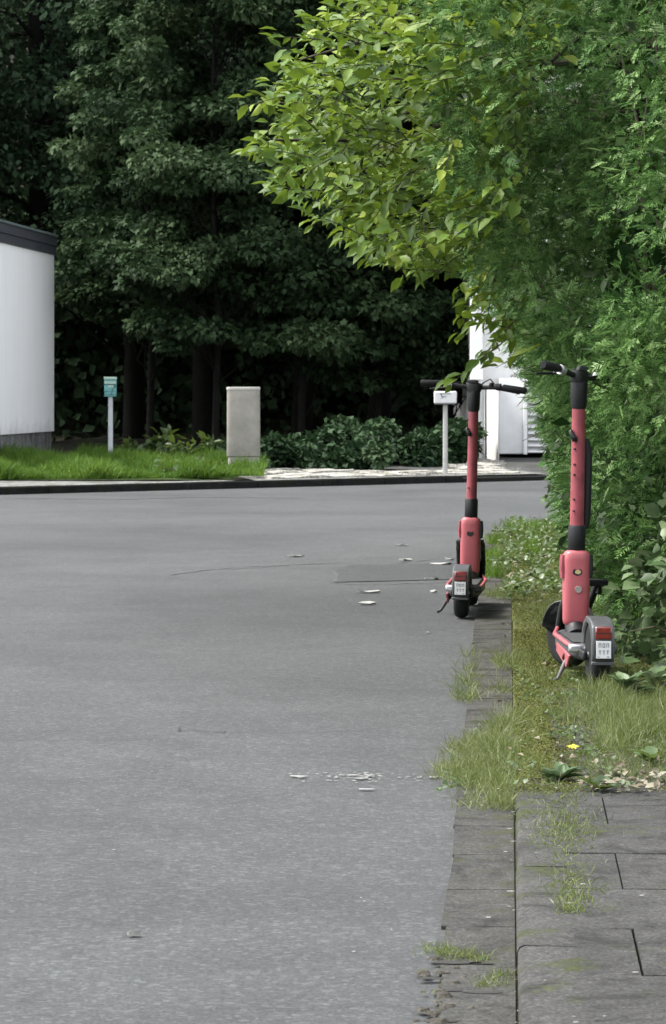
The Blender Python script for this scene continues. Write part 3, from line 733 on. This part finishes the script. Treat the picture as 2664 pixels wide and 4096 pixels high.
# rim sprigs that make the ragged left outline
rim = [(292,47),(316,34),(286,72),(290,92),(282,100),(276,128),(272,142),(276,155),(286,175),(294,188),(328,216),(358,230),(388,250),(408,260),(336,22)]
for x, y in rim:
    for _ in range(2):
        Y = rng.uniform(12.2, 13.6); p = at(x+rng.normal()*5, y+rng.normal()*6, Y); cents.append(p-inv); dirs.append(Vector((-1,-.1,rng.normal()*.5)))
# a few stray sprigs hanging before the white house
for x, y in ((478,285),(490,300),(476,318),(500,330),(471,364),(496,338),(470,262),(486,270),(505,290),(482,300),(500,318),(514,335),(490,322),(476,300),(520,352)):
    Y = rng.uniform(13, 15); p = at(x, y, Y); cents.append(p-inv); dirs.append(Vector((-.8,0,-.5)))
P, A, N, L, T = sprigs(cents, dirs, 10, .078, tk)
for tx, ty in ((300,60),(275,140),(330,200),(400,230),(440,160),(380,80),(350,20),(500,60),(290,185)):
    tip = at(tx, ty, rng.uniform(13, 15))-inv; limb(tk, top+Vector(rng.normal(size=3))*.05, tip, .035, .005, .12, 6, 8)
tk.build('trunk', M['bark'], tr, ang=80)
leaves('crown', P, A, N, L, rng.uniform(.36,.54,len(P)), T_ELL, M['leaf_tree'], T+.5, tr)

# tall hedge: front face close by, flank running away along the pavement
hg = thing('hedge', 'tall overgrown mixed green hedge lining the pavement behind the scooters', 'hedge', S(1.0, 17, 0))
inv = Vector(hg.location)
def flank(z):                             # how far the hedge leans over the pavement at height z
    return np.interp(z, [0, .3, .7, 1.0, 1.35, 1.6, 1.9, 2.3, 3.2, 4.2], [.46, .36, .28, .22, .08, -.08, -.26, -.34, -.38, .1])
cs, rs_ = [], []
for k in range(1500):                     # flank clumps
    d = 12.3+12.3*rng.random()**.9; z = rng.uniform(.05, 3.9) if rng.random() < .7 else rng.uniform(.1, 2.2)
    if z > 1.25 and z < 2.0 and rng.random() < .12: continue
    l = flank(z)+abs(rng.normal())*.13+.1
    if d > 22.5: l += (d-22.5)*.3
    cs.append(S(l, d, z)-inv); r = rng.uniform(.09, .2); rs_.append((r, r*1.2, r*.75))
for k in range(750):                      # front face
    z = rng.uniform(.1, 3.9); l = rng.uniform(.44, 1.9); d = 11.55+abs(rng.normal())*.35-max(0, z-1.6)*.28+(.35 if l < .62 and z < 1.45 else 0)
    if l < .62+.1 and z < 1.02: d = max(d, 12.35+rng.random()*.4)
    elif l < .72 and z < 1.35: l = max(l-.03, .45); d = 11.85+rng.random()*.3
    cs.append(S(max(l, flank(z)+.15) if z > 1.4 else l, d, z)-inv); r = rng.uniform(.08, .19); rs_.append((r, r, r*.75))
for k in range(500):                      # upper part that overhangs towards the tree
    z = rng.uniform(1.9, 4.0); l = rng.uniform(-.25, .8); d = rng.uniform(12.2, 16)
    cs.append(S(l, d, z)-inv); r = rng.uniform(.1, .2); rs_.append((r, r, r*.75))
for k in range(420):                      # the inside of the hedge
    cs.append(S(rng.uniform(.8, 1.9), rng.uniform(12.3, 24), rng.uniform(.2, 3.7))-inv); rs_.append((.3, .35, .3))
for k in range(150):                      # where hedge and tree grow into each other
    p = at(rng.uniform(492, 610), rng.uniform(110, 275), rng.uniform(13.2, 17.5)); cs.append(p-inv); r = rng.uniform(.1, .2); rs_.append((r, r, r*.8))
for k in range(60):                       # sprays closing over the turned handlebar's far grip
    cs.append(S(rng.uniform(.42, .75), rng.uniform(11.75, 12.15), rng.uniform(.98, 1.45))-inv); rs_.append((.09,.1,.09))
cs = np.array(cs); rs_ = np.array(rs_)
P, d_, k_ = clump_points(cs, rs_, 165000, .7)
n = len(P)
A = d_*.5+np.array([-.5,-.4,.02])+rng.normal(size=(n,3))*.38
N = np.array([-.25,-.45,.75])+rng.normal(size=(n,3))*.75
ct = rng.normal(size=len(cs))*.16
LL = .070*(.5+.95*rng.random(n)); WW = rng.uniform(.7,1.15,n); RR = .47+ct[k_]+rng.normal(size=n)*.16
Vs, Ts, Rs, o_ = [], [], [], 0
for q_ in range(4):
    V_, T_, kk_ = leaf_arrays(P[q_::4], A[q_::4], N[q_::4], LL[q_::4], WW[q_::4], SPRAYS[q_]); Vs.append(V_); Ts.append(T_+o_); Rs.append(np.repeat(np.clip(RR[q_::4], 0, 1), kk_)); o_ += len(V_)
trimesh('foliage', np.concatenate(Vs), np.concatenate(Ts), M['leaf_hedge'], np.concatenate(Rs), hg)
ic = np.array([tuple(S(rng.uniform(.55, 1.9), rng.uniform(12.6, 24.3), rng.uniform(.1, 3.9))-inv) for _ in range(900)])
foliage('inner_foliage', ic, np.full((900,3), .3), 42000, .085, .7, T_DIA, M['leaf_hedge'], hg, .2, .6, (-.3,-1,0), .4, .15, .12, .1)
lo = cs[(cs[:,2] < .95)]; lr = rs_[(cs[:,2] < .95)]
foliage('ivy', lo, lr*1.1, 4200, .055, .62, T_LOBE, M['leaf_bramble'], hg, .45, .5, (-.4,-1,0), .5, .2, .45, .85)
foliage('long_leaves', cs[::4]+np.array([0,0,.03]), rs_[::4]*1.15, 1500, .085, .36, T_ELL, M['leaf_bramble'], hg, .1, .7, (-.5,-.6,0), .5, .25, .6, .9)
mb = MB()
for k in range(46):
    a = S(rng.uniform(.75, 1.3), rng.uniform(12.2, 23), 0)-inv; b = S(rng.uniform(.3, 1.1), 0, 0)
    limb(mb, a, a+Vector((rng.normal()*.3-.25, rng.normal()*.3, rng.uniform(1.6, 3.2))), rng.uniform(.012,.03), .004, .02, 6, 6)
for k in range(36):
    z = rng.uniform(.5, 2.0); a = S(flank(z)+.3, rng.uniform(13, 22), z)-inv
    limb(mb, a, a+Vector((rng.uniform(-.5,-.2), rng.normal()*.2, rng.uniform(-.05, .3))), .006, .002, .05, 5, 5)
mb.build('stems', M['twig'], hg)

# bramble bush right beside the near scooter
bb = thing('bramble_bush', 'low bramble bush with broad toothed leaves spilling beside the front scooter wheel', 'bush', S(.75, 11.6, 0))
inv = Vector(bb.location); cs, rs_ = [], []
for k in range(170):
    l = rng.uniform(.46, 1.25); d = rng.uniform(11.3, 12.4) if l > .56 else rng.uniform(12.4, 13.4); z = .05+abs(rng.normal())*.28*(1.2 if l > .6 else .8)
    cs.append(S(l, d, z)-inv); r = rng.uniform(.06, .14); rs_.append((r, r, r*.6))
cs = np.array(cs); rs_ = np.array(rs_)
foliage('foliage', cs, rs_, 2600, .062, .7, T_ELL, M['leaf_bramble'], bb, .15, .8, (-.4,-1,0), .5, .2, .5, .8)
mb = MB()
for k in range(26):
    a = S(rng.uniform(.75, 1.15), rng.uniform(11.6, 12.2), 0)-inv; limb(mb, a, a+Vector((rng.normal()*.12, -rng.uniform(.0,.3), rng.uniform(.1,.55))), .006, .002, .15, 5, 6)
mb.build('stems', M['twig'], bb)

# ------------------------------------------------------------------ grass and ground cover
def blades(name, pts, h, w, mat, lean=.35, tone=.5, zfun=None, spread=None):
    n = len(pts); A = np.array([0,0,1.0])+rng.normal(size=(n,3))*lean*np.array([1,1,.2]); N = rng.normal(size=(n,3))
    N[:, 2] *= .2
    L = h*(.45+.9*rng.random(n)); return leaves(name, pts, A, N, L, w/L*np.ones(n), T_BLADE, mat, tone+rng.normal(size=n)*.24)
def scatter(fn, n): return np.array([fn() for _ in range(n)])
def patchy(l, d, s=3.0): return math.sin(l*s*2.3+d*1.7)+math.sin(d*s*1.3-l*4)+math.sin(d*s*3.1+l*7.7)*.6
pts = []
while len(pts) < 42000:                   # thick grass before the hedge and round the scooter
    l, d = rng.uniform(.02, 1.25), rng.uniform(8.25, 11.9)
    dens = .2+.8*min(1, max(0, (l-.15)/.35))
    if d > 11 and l < .5: dens *= .35
    if d < 8.9: dens *= max(.1, (d-8.15)/.75)*(1 if l > .1 else .5)
    if rng.random() < dens*(.65+.35*patchy(l, d)): pts.append(S(l, d, KH-.003))
p1 = np.array(pts)
pts = []
while len(pts) < 5200:                    # tuft spilling over the gutter
    l = rng.uniform(-.26, .03); d = rng.uniform(8.15, 10.6)
    lim = -.235+.12*abs(d-9.1)+.03*math.sin(d*9)+.02*math.sin(d*31)
    if l < lim: continue
    e = min(1, (l-lim)/.08)*min(1, (10.6-d)/.7)*min(1, (d-8.05)/.3)
    if rng.random() < e*(.6+.3*patchy(l, d, 5)): pts.append(S(l, d, .004))
p2 = np.array(pts)
pts = []
while len(pts) < 15000:                   # verge along the kerb up to the corner
    d = rng.uniform(11, 25.5); l = rng.uniform(-.2 if d > 16.2 else .02, .5)
    if d > 16.2 and l < -.03+.08*math.sin(d*2.9)+.05*math.sin(d*7.1)-(.08 if 20 < d < 23 else 0): continue
    if d > 24.4 and l < (d-24.4)*.25: continue
    if d < 15 and l < .12 and rng.random() < .4: continue
    if rng.random() < .35+.45*patchy(l*1.5, d*.7): pts.append(S(l, d, .015))
p3 = np.array(pts)
pts = []
while len(pts) < 1500:                    # weeds in the joint between kerb and slabs
    d = rng.uniform(6.35, 8.4); l = .137+rng.normal()*.022*(1+(d-6.3)*.7)
    if rng.random() < .35+.3*math.sin(d*6)+.35*(d-6.3)/2: pts.append(S(l, d, KH-.002))
p4 = np.array(pts)
def tuft(l, d, n, rad, z): return np.array([S(l+rng.normal()*rad*.5, d+rng.normal()*rad, z) for _ in range(n)])
tf = np.concatenate([tuft(rng.uniform(-.2,-.06), rng.uniform(16.4, 22.5), 160, .07, .01) for _ in range(9)]+[tuft(rng.uniform(.0,.35), rng.uniform(20, 25), 90, .09, .04) for _ in range(16)])
g5 = blades('grass', tf, .085, .004, M['grass_far'], .5, .55); tag(g5, 'taller bright grass tufts beside the far scooter', 'grass', kind='stuff')
tf = np.concatenate([tuft(rng.uniform(.3,1.0), rng.uniform(9.2, 11.2), 220, .07, KH) for _ in range(60)]+[tuft(-.01+rng.normal()*.01, rng.uniform(8.3, 12.5), 60, .05, .03) for _ in range(16)]+[tuft(-.155, rng.uniform(11, 13.2), 40, .05, .005) for _ in range(9)])
g6 = blades('grass', tf, .075, .002, M['grass'], .6, .6); tag(g6, 'taller wispy grass tufts on the pavement below the hedge', 'grass', kind='stuff')
g1 = blades('grass', np.concatenate([p1]), .044, .0017, M['grass'], .85, .56); tag(g1, 'short pale grass covering the pavement slabs by the hedge', 'grass', kind='stuff')
g2 = blades('grass', p2, .055, .0016, M['grass'], .85, .72); tag(g2, 'grass growing out of the gutter over the edge of the road', 'grass', kind='stuff')
g3 = blades('grass', p3, .055, .0028, M['grass'], .5, .45); tag(g3, 'grass verge running along the kerb to the street corner', 'grass', kind='stuff')
g4 = blades('weeds', p4, .022, .0024, M['grass'], .9, .55); tag(g4, 'thin line of weeds in the joint beside the kerb', 'weeds', kind='stuff')
# moss and tiny leaves between
def cover(name, pts, size, mat, label, tone=.5, W=.7, tm=T_DIA, up=1.0):
    n = len(pts); A = rng.normal(size=(n,3)); A[:, 2] = np.abs(A[:, 2])*.35; N = rng.normal(size=(n,3))*.45+np.array([0,0,up])
    o = leaves(name, pts+np.array([0,0,1])*rng.random((n,1))*size*.9, A, N, size*(.5+rng.random(n)), np.full(n, W), tm, mat, tone+rng.normal(size=n)*.22)
    return tag(o, label, name.replace('_', ' '), kind='stuff')
pts = []
while len(pts) < 62000:
    l, d = (rng.uniform(.02, 1.2) if rng.random() < .75 else rng.uniform(.02, .2)), rng.uniform(8.3, 24)
    if d > 14 and rng.random() < .5: continue
    if l > .55 and d > 11.8: continue
    if d < 14 and l < .2: pts.append(S(l, d, KH-.002)); continue
    if rng.random() < .6+.35*patchy(l*1.5, d, 4): pts.append(S(l, d, KH-.002))
cover('moss', np.array(pts), .0075, M['mosslet'], 'yellowish moss cushions covering the kerb and pavement')
pts = []
while len(pts) < 4200:
    l, d = rng.uniform(-.2, 1.1), rng.uniform(8.35, 11.9)
    if d > 10.4 and l < .02: continue
    if l < .15 and rng.random() < .6: continue
    if patchy(l*2, d*1.3, 6) > .35: pts.append(S(l, d, (KH if l > 0 else .01)+.008))
cover('clover', np.array(pts), .012, M['leaf_plant'], 'small round leaved clover patches among the grass', .6, .9, T_ELL)
pts = []
for k in range(7000):
    d = rng.uniform(16.2, 25.0); l = rng.uniform(-.14, .45)
    if patchy(l*3, d*.9, 4) < .1 or l < -.04+.08*math.sin(d*2.9): continue
    pts.append(S(l, d, .02+rng.random()*.06))
cover('ground_cover', np.array(pts), .032, M['leaf_plant'], 'leafy ground cover along the verge near the corner', .85, .7, T_ELL)
# dead leaves
pts = []
while len(pts) < 330:
    l, d = rng.uniform(-.05, 1.1), rng.choice([rng.uniform(8.2, 9.0), rng.uniform(8.3, 12), rng.uniform(13, 20)])
    if d > 12 and l > .4: continue
    pts.append(S(l, d, KH+.012))
cover('leaf_litter', np.array(pts), .02, M['litter'], 'scattered dry pale leaves lying on the mossy pavement', .5, .55, T_ELL)
pts = [S(rng.uniform(-.03, .4), rng.uniform(15.5, 24), .05+rng.random()*.04) for _ in range(160)]
cover('leaf_litter', np.array(pts), .03, M['litter'], 'dry leaves and bits caught in the verge beside the far scooter', .55, .5, T_ELL)
pts = [S(rng.uniform(.2, .6), rng.uniform(8.15, 8.6), KH+.01+rng.random()*.015) for _ in range(150)]
cover('leaf_litter', np.array(pts), .024, M['litter'], 'row of curled dry leaves along the edge of the grass', .45, .5, T_ELL)
# bits on the slabs and in the gutter
mb = MB()
for k in range(38):
    d = rng.uniform(5.2, 8.2); l = rng.choice([rng.uniform(.15, .7), rng.uniform(-.12, .13), .012+rng.normal()*.006])
    flake(mb, S(l, d), rng.uniform(.0015, .006), (KH+.0045) if l > .02 else .019, 1.6)
tag(mb.build('grit', M['pale'], smooth=False), 'pale grit and blossom specks scattered on slabs and gutter', 'grit', kind='stuff')

# broken gutter edge near the camera: crumbled hollows with brownish soil and sprouting grass
mb = MB()
for px, v, w, h_ in ((455,962,26,1.6),(482,963,14,1.0),(430,978,14,1.2),(448,990,18,1.2),(486,992,22,1.4),(428,1008,10,1.0),(440,1021,22,1.6)):
    c = [ground_pt(px+w*math.cos(a)*(.7+.5*rng.random()), v+h_*math.sin(a)*(.6+.7*rng.random()), .0095) for a in np.linspace(0, 6.283, 13)[:-1]]
    mb.add(c, [tuple(range(12))])
o = mb.build('gutter_hollows', plain('crumbled_hollow', (.012,.011,.008), .95, .4, 40), smooth=False); o['kind'] = 'structure'
mb = MB()
for k in range(24):
    px, v = rng.choice([rng.normal(455, 16), rng.normal(432, 8)]), rng.uniform(955, 1024); c = ground_pt(px, v, .008); q_ = rng.uniform(.006, .02)
    ring = [Vector((math.cos(a)*q_*(.7+.6*rng.random()), math.sin(a)*q_*(.7+.6*rng.random()), 0)) for a in np.linspace(0, 6.283, 7)[:-1]]
    mb.add([c+p for p in ring]+[c+p*.6+Vector((0,0,q_*.35)) for p in ring], [(i_, (i_+1) % 6, 6+(i_+1) % 6, 6+i_) for i_ in range(6)]+[tuple(range(6, 12))])
tag(mb.build('rubble', stone_mat('crumbled_concrete', (.035,.032,.026), (.07,.064,.052), .2), smooth=False), 'crumbled concrete and soil along the broken gutter edge', 'rubble', kind='stuff')
pts = np.array([tuple(ground_pt(px+rng.normal()*9, v+rng.normal()*2.5, .006)) for px, v in ((455,955),(470,958),(490,985),(500,978),(440,952)) for _ in range(130)])
o = blades('weeds', pts, .02, .0016, M['grass'], .95, .6); tag(o, 'small weeds sprouting from the broken gutter edge', 'weeds', kind='stuff')
# single rosettes and plants
def rosette(loc, n, L, W, mat, label, name='weed_plant', up=.7, cat='weed', tone=.5, group=None, stem=0.0):
    t = thing(name, label, cat, loc, 0, group); P = np.zeros((n,3)); a = rng.random(n)*6.283
    P[:, 2] = .004+stem*rng.random(n)
    A = np.stack([np.cos(a), np.sin(a), up*(.4+rng.random(n))], 1); N = np.stack([-np.cos(a)*.5, -np.sin(a)*.5, np.ones(n)], 1)+rng.normal(size=(n,3))*.2
    leaves('foliage', P, A, N, L*(.6+.6*rng.random(n)), np.full(n, W), T_ELL, mat, tone+rng.normal(size=n)*.2, t)
    mb = MB(); mb.tube([(0,0,-.01), (.003,0,max(.02, stem)), (.006,.003,max(.03, stem*1.15))], [.004,.003,.0015], 6); mb.build('stem', M['twig'], t)
    return t
rosette(ground_pt(560, 782, KH), 22, .075, .38, M['leaf_bramble'], 'dark leafy dock rosette in the grass, nearest to the kerb')
rosette(ground_pt(652, 768, KH), 12, .06, .62, M['leaf_plant'], 'small weed with pale round leaves at the right edge of the grass', stem=.03, tone=.95)
rosette(ground_pt(600, 792, KH), 20, .06, .4, M['leaf_plant'], 'low weed with pointed leaves at the edge of the paving slabs', tone=.3)
rosette(ground_pt(628, 700, KH), 26, .10, .36, M['leaf_bramble'], 'broad leaved plant beside the rear wheel of the front scooter', stem=.05, tone=.6)
rosette(ground_pt(655, 697, KH), 22, .10, .36, M['leaf_bramble'], 'broad leaved plant under the hedge at the right edge', stem=.06, tone=.6)
y_ = ground_pt(571, 747, KH+.02); t = thing('yellow_leaf', 'bright yellow fallen leaf lying in the grass', 'leaf', y_)
leaves('leaf_blade', np.array([(0,0,0.),(0.005,0,.0)]), np.array([(1,.2,.15),(-.9,.3,.2)]), np.array([(0,-.5,1.),(.1,-.4,1.)]), np.array([.026,.02]), np.array([.9,.9]), T_LOBE, M['yellow'], np.array([.5,.5]), t)

# scraps on the road by the far scooter
grp = 'pale scraps lying on the road'
for k, (px, v, r, asp, lab) in enumerate(((295,557,.05,1.6,'white scrap lying alone in the middle of the road'), (371,593,.04,2.2,'thin pale twig scrap lying flat on the road'),
      (367,605,.04,1.4,'pale scrap lowest of those scattered on the road'), (405,561,.05,1.2,'grey white scrap in the group near the patch corner'), (440,565,.05,1.6,'long pale scrap beside the far scooter wheel'),
      (402,546,.035,1.8,'small pale scrap farthest up the road'), (450,560,.04,.9,'upright folded white scrap touching the far scooter'), (430,580,.03,1.8,'pale flake on the edge of the asphalt patch'),
      (433,593,.025,1,'tiny white speck between patch and kickstand'), (428,635,.012,1,'tiny white speck on bare asphalt below the scooter'), (134,937,.012,1.6,'small white pebble alone on the near asphalt'))):
    c = ground_pt(px, v); t = MB(); n = 8; a0 = rng.random()*6
    ring = [(math.cos(a0+6.283*i/n)*r*asp*(.5+.6*rng.random()), math.sin(a0+6.283*i/n)*r*(.5+.6*rng.random())) for i in range(n)]
    tops = [(x, y, .007+rng.random()*.012) for x, y in ring]; bots = [(x*.9, y*.9, .0045) for x, y in ring]
    t.add(tops+bots, [tuple(range(n)), tuple(reversed(range(n, 2*n)))]+[(i, (i+1) % n, n+(i+1) % n, n+i) for i in range(n)])
    o = t.build('paper_scrap' if k < 9 else 'pebble', M['pale'], smooth=False); o.location = c; tag(o, lab, 'scrap' if k < 9 else 'pebble', grp if k < 9 else 'white pebbles on the road')

# ------------------------------------------------------------------ far grass and plants
pts = []
while len(pts) < 60000:
    t_ = rng.uniform(-9, 3.4); n_ = rng.uniform(.3, 8.2)
    lim = 2.2+.25*math.sin(t_*2.1)+.15*math.sin(t_*5.3) if t_ < -3.0 else .5+max(0,-t_)*.5+.1*math.sin(t_*6)
    if n_ < lim: continue
    if rng.random() > .72+.5*math.sin(t_*3.1+n_*1.7)+.3*math.sin(n_*4.3-t_*2): continue
    p = X(t_, n_, .115+.008*n_); pxx = CX+F*p.x/p.y
    if pxx > 262+rng.normal()*2 or pxx < -60: continue
    pts.append(p)
for _ in range(6000):
    t_ = rng.uniform(-3.2, .0); pts.append(X(t_, .4+(-min(t_,0))*.5+abs(rng.normal())*.35, .115))
pts = np.array(pts)
hh_ = .13*(.75+.55*np.clip(np.sin(pts[:,0]*5.1+pts[:,1]*1.3)+np.sin(pts[:,0]*11.7-pts[:,1]*2.2)*.7, -.6, 1.6))
n = len(pts); A = np.array([0,0,1.])+rng.normal(size=(n,3))*.45*np.array([1,1,.2]); L = hh_*(.45+.9*rng.random(n))
o = leaves('grass', pts, A, rng.normal(size=(n,3))*np.array([1,1,.2]), L, .011/L, T_BLADE, M['grass_far'], .42+.16*np.sin(pts[:,0]*3.3+pts[:,1])+rng.normal(size=n)*.22); tag(o, 'lush green grass behind the far pavement', 'grass', kind='stuff')
def far_plant(px, v, hgt, wid, n, L, W, mat, label, tone=.5, Y=None, name='weed_plant', cat='plant'):
    p = ground_pt(px, v, .14) if Y is None else at(px, v, Y)
    t = thing(name, label, cat, p); k = 9
    cs = np.array([(rng.uniform(-wid, wid), rng.uniform(-.15, .15), hgt*(.25+.7*rng.random())) for _ in range(k)])
    foliage('foliage', cs, np.full((k,3), min(.12, wid*.8)), n, L, W, T_ELL, mat, t, .2, .7, (0,-1,0), .5, .15, tone, .5)
    mb = MB()
    for c in cs: limb(mb, (c[0]*.02, c[1]*.02, -.02), c, .009, .004, .05, 5, 4)
    mb.build('stem', M['twig'], t); return t
far_plant(130, 456, .20, .10, 60, .11, .5, M['leaf_plant'], 'small pale leaved seedling next to the turquoise marker post', .95)
far_plant(163, 459, .34, .14, 90, .18, .34, M['leaf_plant'], 'tall weed with long drooping leaves in the middle of the grass', .4)
far_plant(192, 461, .22, .24, 120, .18, .36, M['leaf_plant'], 'spreading broad leaved weed between the grass and the concrete cabinet', .45)
far_plant(185, 474, .09, .28, 70, .13, .4, M['leaf_plant'], 'flat greyish weed at the front edge of the grass by the kerb', .7)
# undergrowth shrubs beyond the stone pavement
sg = 'low dark shrubs under the trees'
for k, (px, v0, hh, wd, Y, lab) in enumerate(((285,462,.45,.5,41.5,'low dark shrub just right of the concrete cabinet'), (330,462,.55,.55,42.3,'dark leafy shrub, second from the concrete cabinet'),
      (368,460,.80,.5,42.0,'rounded tallest shrub in the middle of the undergrowth'), (408,460,.7,.5,41.6,'dark shrub left of the white box sign'), (440,458,.6,.45,42.8,'dark shrub directly behind the white box sign'),
      (458,458,.8,.3,43.0,'dark shrub between the box sign and the white house'), (350,466,.3,.7,40.8,'low mat of ivy at the edge of the stone pavement'), (225,462,.3,.35,43.5,'small dark shrub just left of the concrete cabinet'))):
    p = at(px, v0, Y); p.z = .1; t = thing('shrub', lab, 'shrub', p, 0, sg); m_ = 16
    cs = np.array([(rng.normal()*wd*.5, rng.normal()*.3, hh*(.08+.6*rng.random())) for _ in range(m_)])
    rr_ = np.array([(.2,.2,.13)]*m_)
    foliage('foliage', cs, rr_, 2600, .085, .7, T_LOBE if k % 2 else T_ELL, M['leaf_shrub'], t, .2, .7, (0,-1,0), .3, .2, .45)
    mb = MB()
    for c in cs[:8]: limb(mb, (c[0]*.02, c[1]*.02, -.02), c, .012, .004, .05, 5, 4)
    mb.build('stem', M['twig'], t)

# ------------------------------------------------------------------ the wood
def wood_tree(x, y, h, base, rad, n, L, tmpl, mat, label, tone=.5, W=.75, flat=.5, m=34, name='tree', lean=0, tr=.16):
    t = thing(name, label, 'tree', (x, y, hv(x, y)-.05), rng.random()*6, 'trees of the dark wood'); t.rotation_euler = (0,0,0)
    mb = MB(); top = Vector((lean, 0, h*.86))
    mb.tube([(0,0,0), (lean*.2+.05,0,h*.25), (lean*.55-.04,.05,h*.55), top], [tr*1.25, tr, tr*.75, tr*.25], 10)
    cs, rr_ = [], []
    for k in range(m):
        u = rng.random(); z = base+(h-base)*u**1.0; a = rng.random()*6.283; env = rad*math.sqrt(max(.05, 1-(max(0, u-.25)/.78)**2))*(.6+.4*min(1, u*3+.35))
        r = env*rng.uniform(.35, 1.0); c = (lean*u+math.cos(a)*r, math.sin(a)*r, z); cs.append(c)
        q_ = rng.uniform(.28, .5)*rad*.55; rr_.append((q_*1.25, q_*1.25, q_*flat))
        if k % 2 == 0: limb(mb, (lean*u*.8, 0, max(.3, z-.5-rng.random()*h*.1)), c, tr*.28, tr*.06, .06, 5, 5)
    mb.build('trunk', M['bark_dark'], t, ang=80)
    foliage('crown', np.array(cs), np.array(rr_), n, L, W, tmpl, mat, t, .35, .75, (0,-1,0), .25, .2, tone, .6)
    return t
# understorey: layered boughs facing the street
us = (( -2.9, 48.4, 8.6, 2.05, 1.5, 'broad leaved tree with layered boughs beside the white flat roofed house'),
      (-1.8, 46.8, 9.0, 1.85, 1.75, 'layered tree whose boughs hang low between marker post and concrete cabinet'),
      (-.5, 47.3, 8.6, 1.6, 1.9, 'layered tree with pale green boughs behind the concrete cabinet'),
      (.7, 47.8, 7.6, 1.2, 1.6, 'dark layered tree over the undergrowth, right of the concrete cabinet'),
      (1.8, 48.2, 5.2, 1.05, 1.5, 'dark tree with low hanging boughs behind the white box sign'),
      (2.7, 49.8, 4.2, .8, 1.2, 'dark tree hanging down beside the corner of the white house behind the hedge'))
for k, (x, y, h, b, r, lab) in enumerate(us):
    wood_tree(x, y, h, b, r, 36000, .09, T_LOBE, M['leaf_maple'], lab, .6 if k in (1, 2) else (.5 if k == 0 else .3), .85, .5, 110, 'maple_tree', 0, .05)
# tall trees behind, their crowns closing overhead
tall = ((-8.6,52,14,3.2,3.4,'tall dark tree rising behind the white flat roofed house'), (-5.2,53.5,15,3.6,3.3,'tall dark tree at the top left, over the roof corner'), (-2.2,52.5,16,3.4,3.2,'tall dark tree above the marker post'),
        (.8,53.5,15,3.2,3.3,'tall dark tree above the concrete cabinet'), (3.6,55.5,15,3.0,3.4,'tall dark tree behind the overhanging leaves'), (7.4,58,15,3,3.6,'tall dark tree beyond the white house on the right'),
        (-11.5,55,15,3,4.,'tall dark tree far behind the flat roofed house'), (-3.8,58.5,16,2.6,3.6,'tall tree deeper in the wood between two nearer trunks'), (-.6,58.5,16,2.4,3.6,'tall tree deep in the wood behind the concrete cabinet'), (2.6,60,16,2.4,3.6,'tall tree deep in the wood behind the undergrowth'))
for k, (x, y, h, b, r, lab) in enumerate(tall):
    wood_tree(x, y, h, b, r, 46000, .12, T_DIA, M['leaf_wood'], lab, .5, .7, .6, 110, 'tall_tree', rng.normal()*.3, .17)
n = 150000
P = np.stack([rng.uniform(-22, 20, n), 62+rng.random(n)*5, rng.random(n)**.9*17], 1)
P[:50000, 2] = rng.random(50000)*4.5; P[:50000, 1] = 60+rng.random(50000)*3
P[:, 2] += np.array([hv(a, b) for a, b in P[:, :2]])*.5
P[:, 0] = P[:, 0]*.8
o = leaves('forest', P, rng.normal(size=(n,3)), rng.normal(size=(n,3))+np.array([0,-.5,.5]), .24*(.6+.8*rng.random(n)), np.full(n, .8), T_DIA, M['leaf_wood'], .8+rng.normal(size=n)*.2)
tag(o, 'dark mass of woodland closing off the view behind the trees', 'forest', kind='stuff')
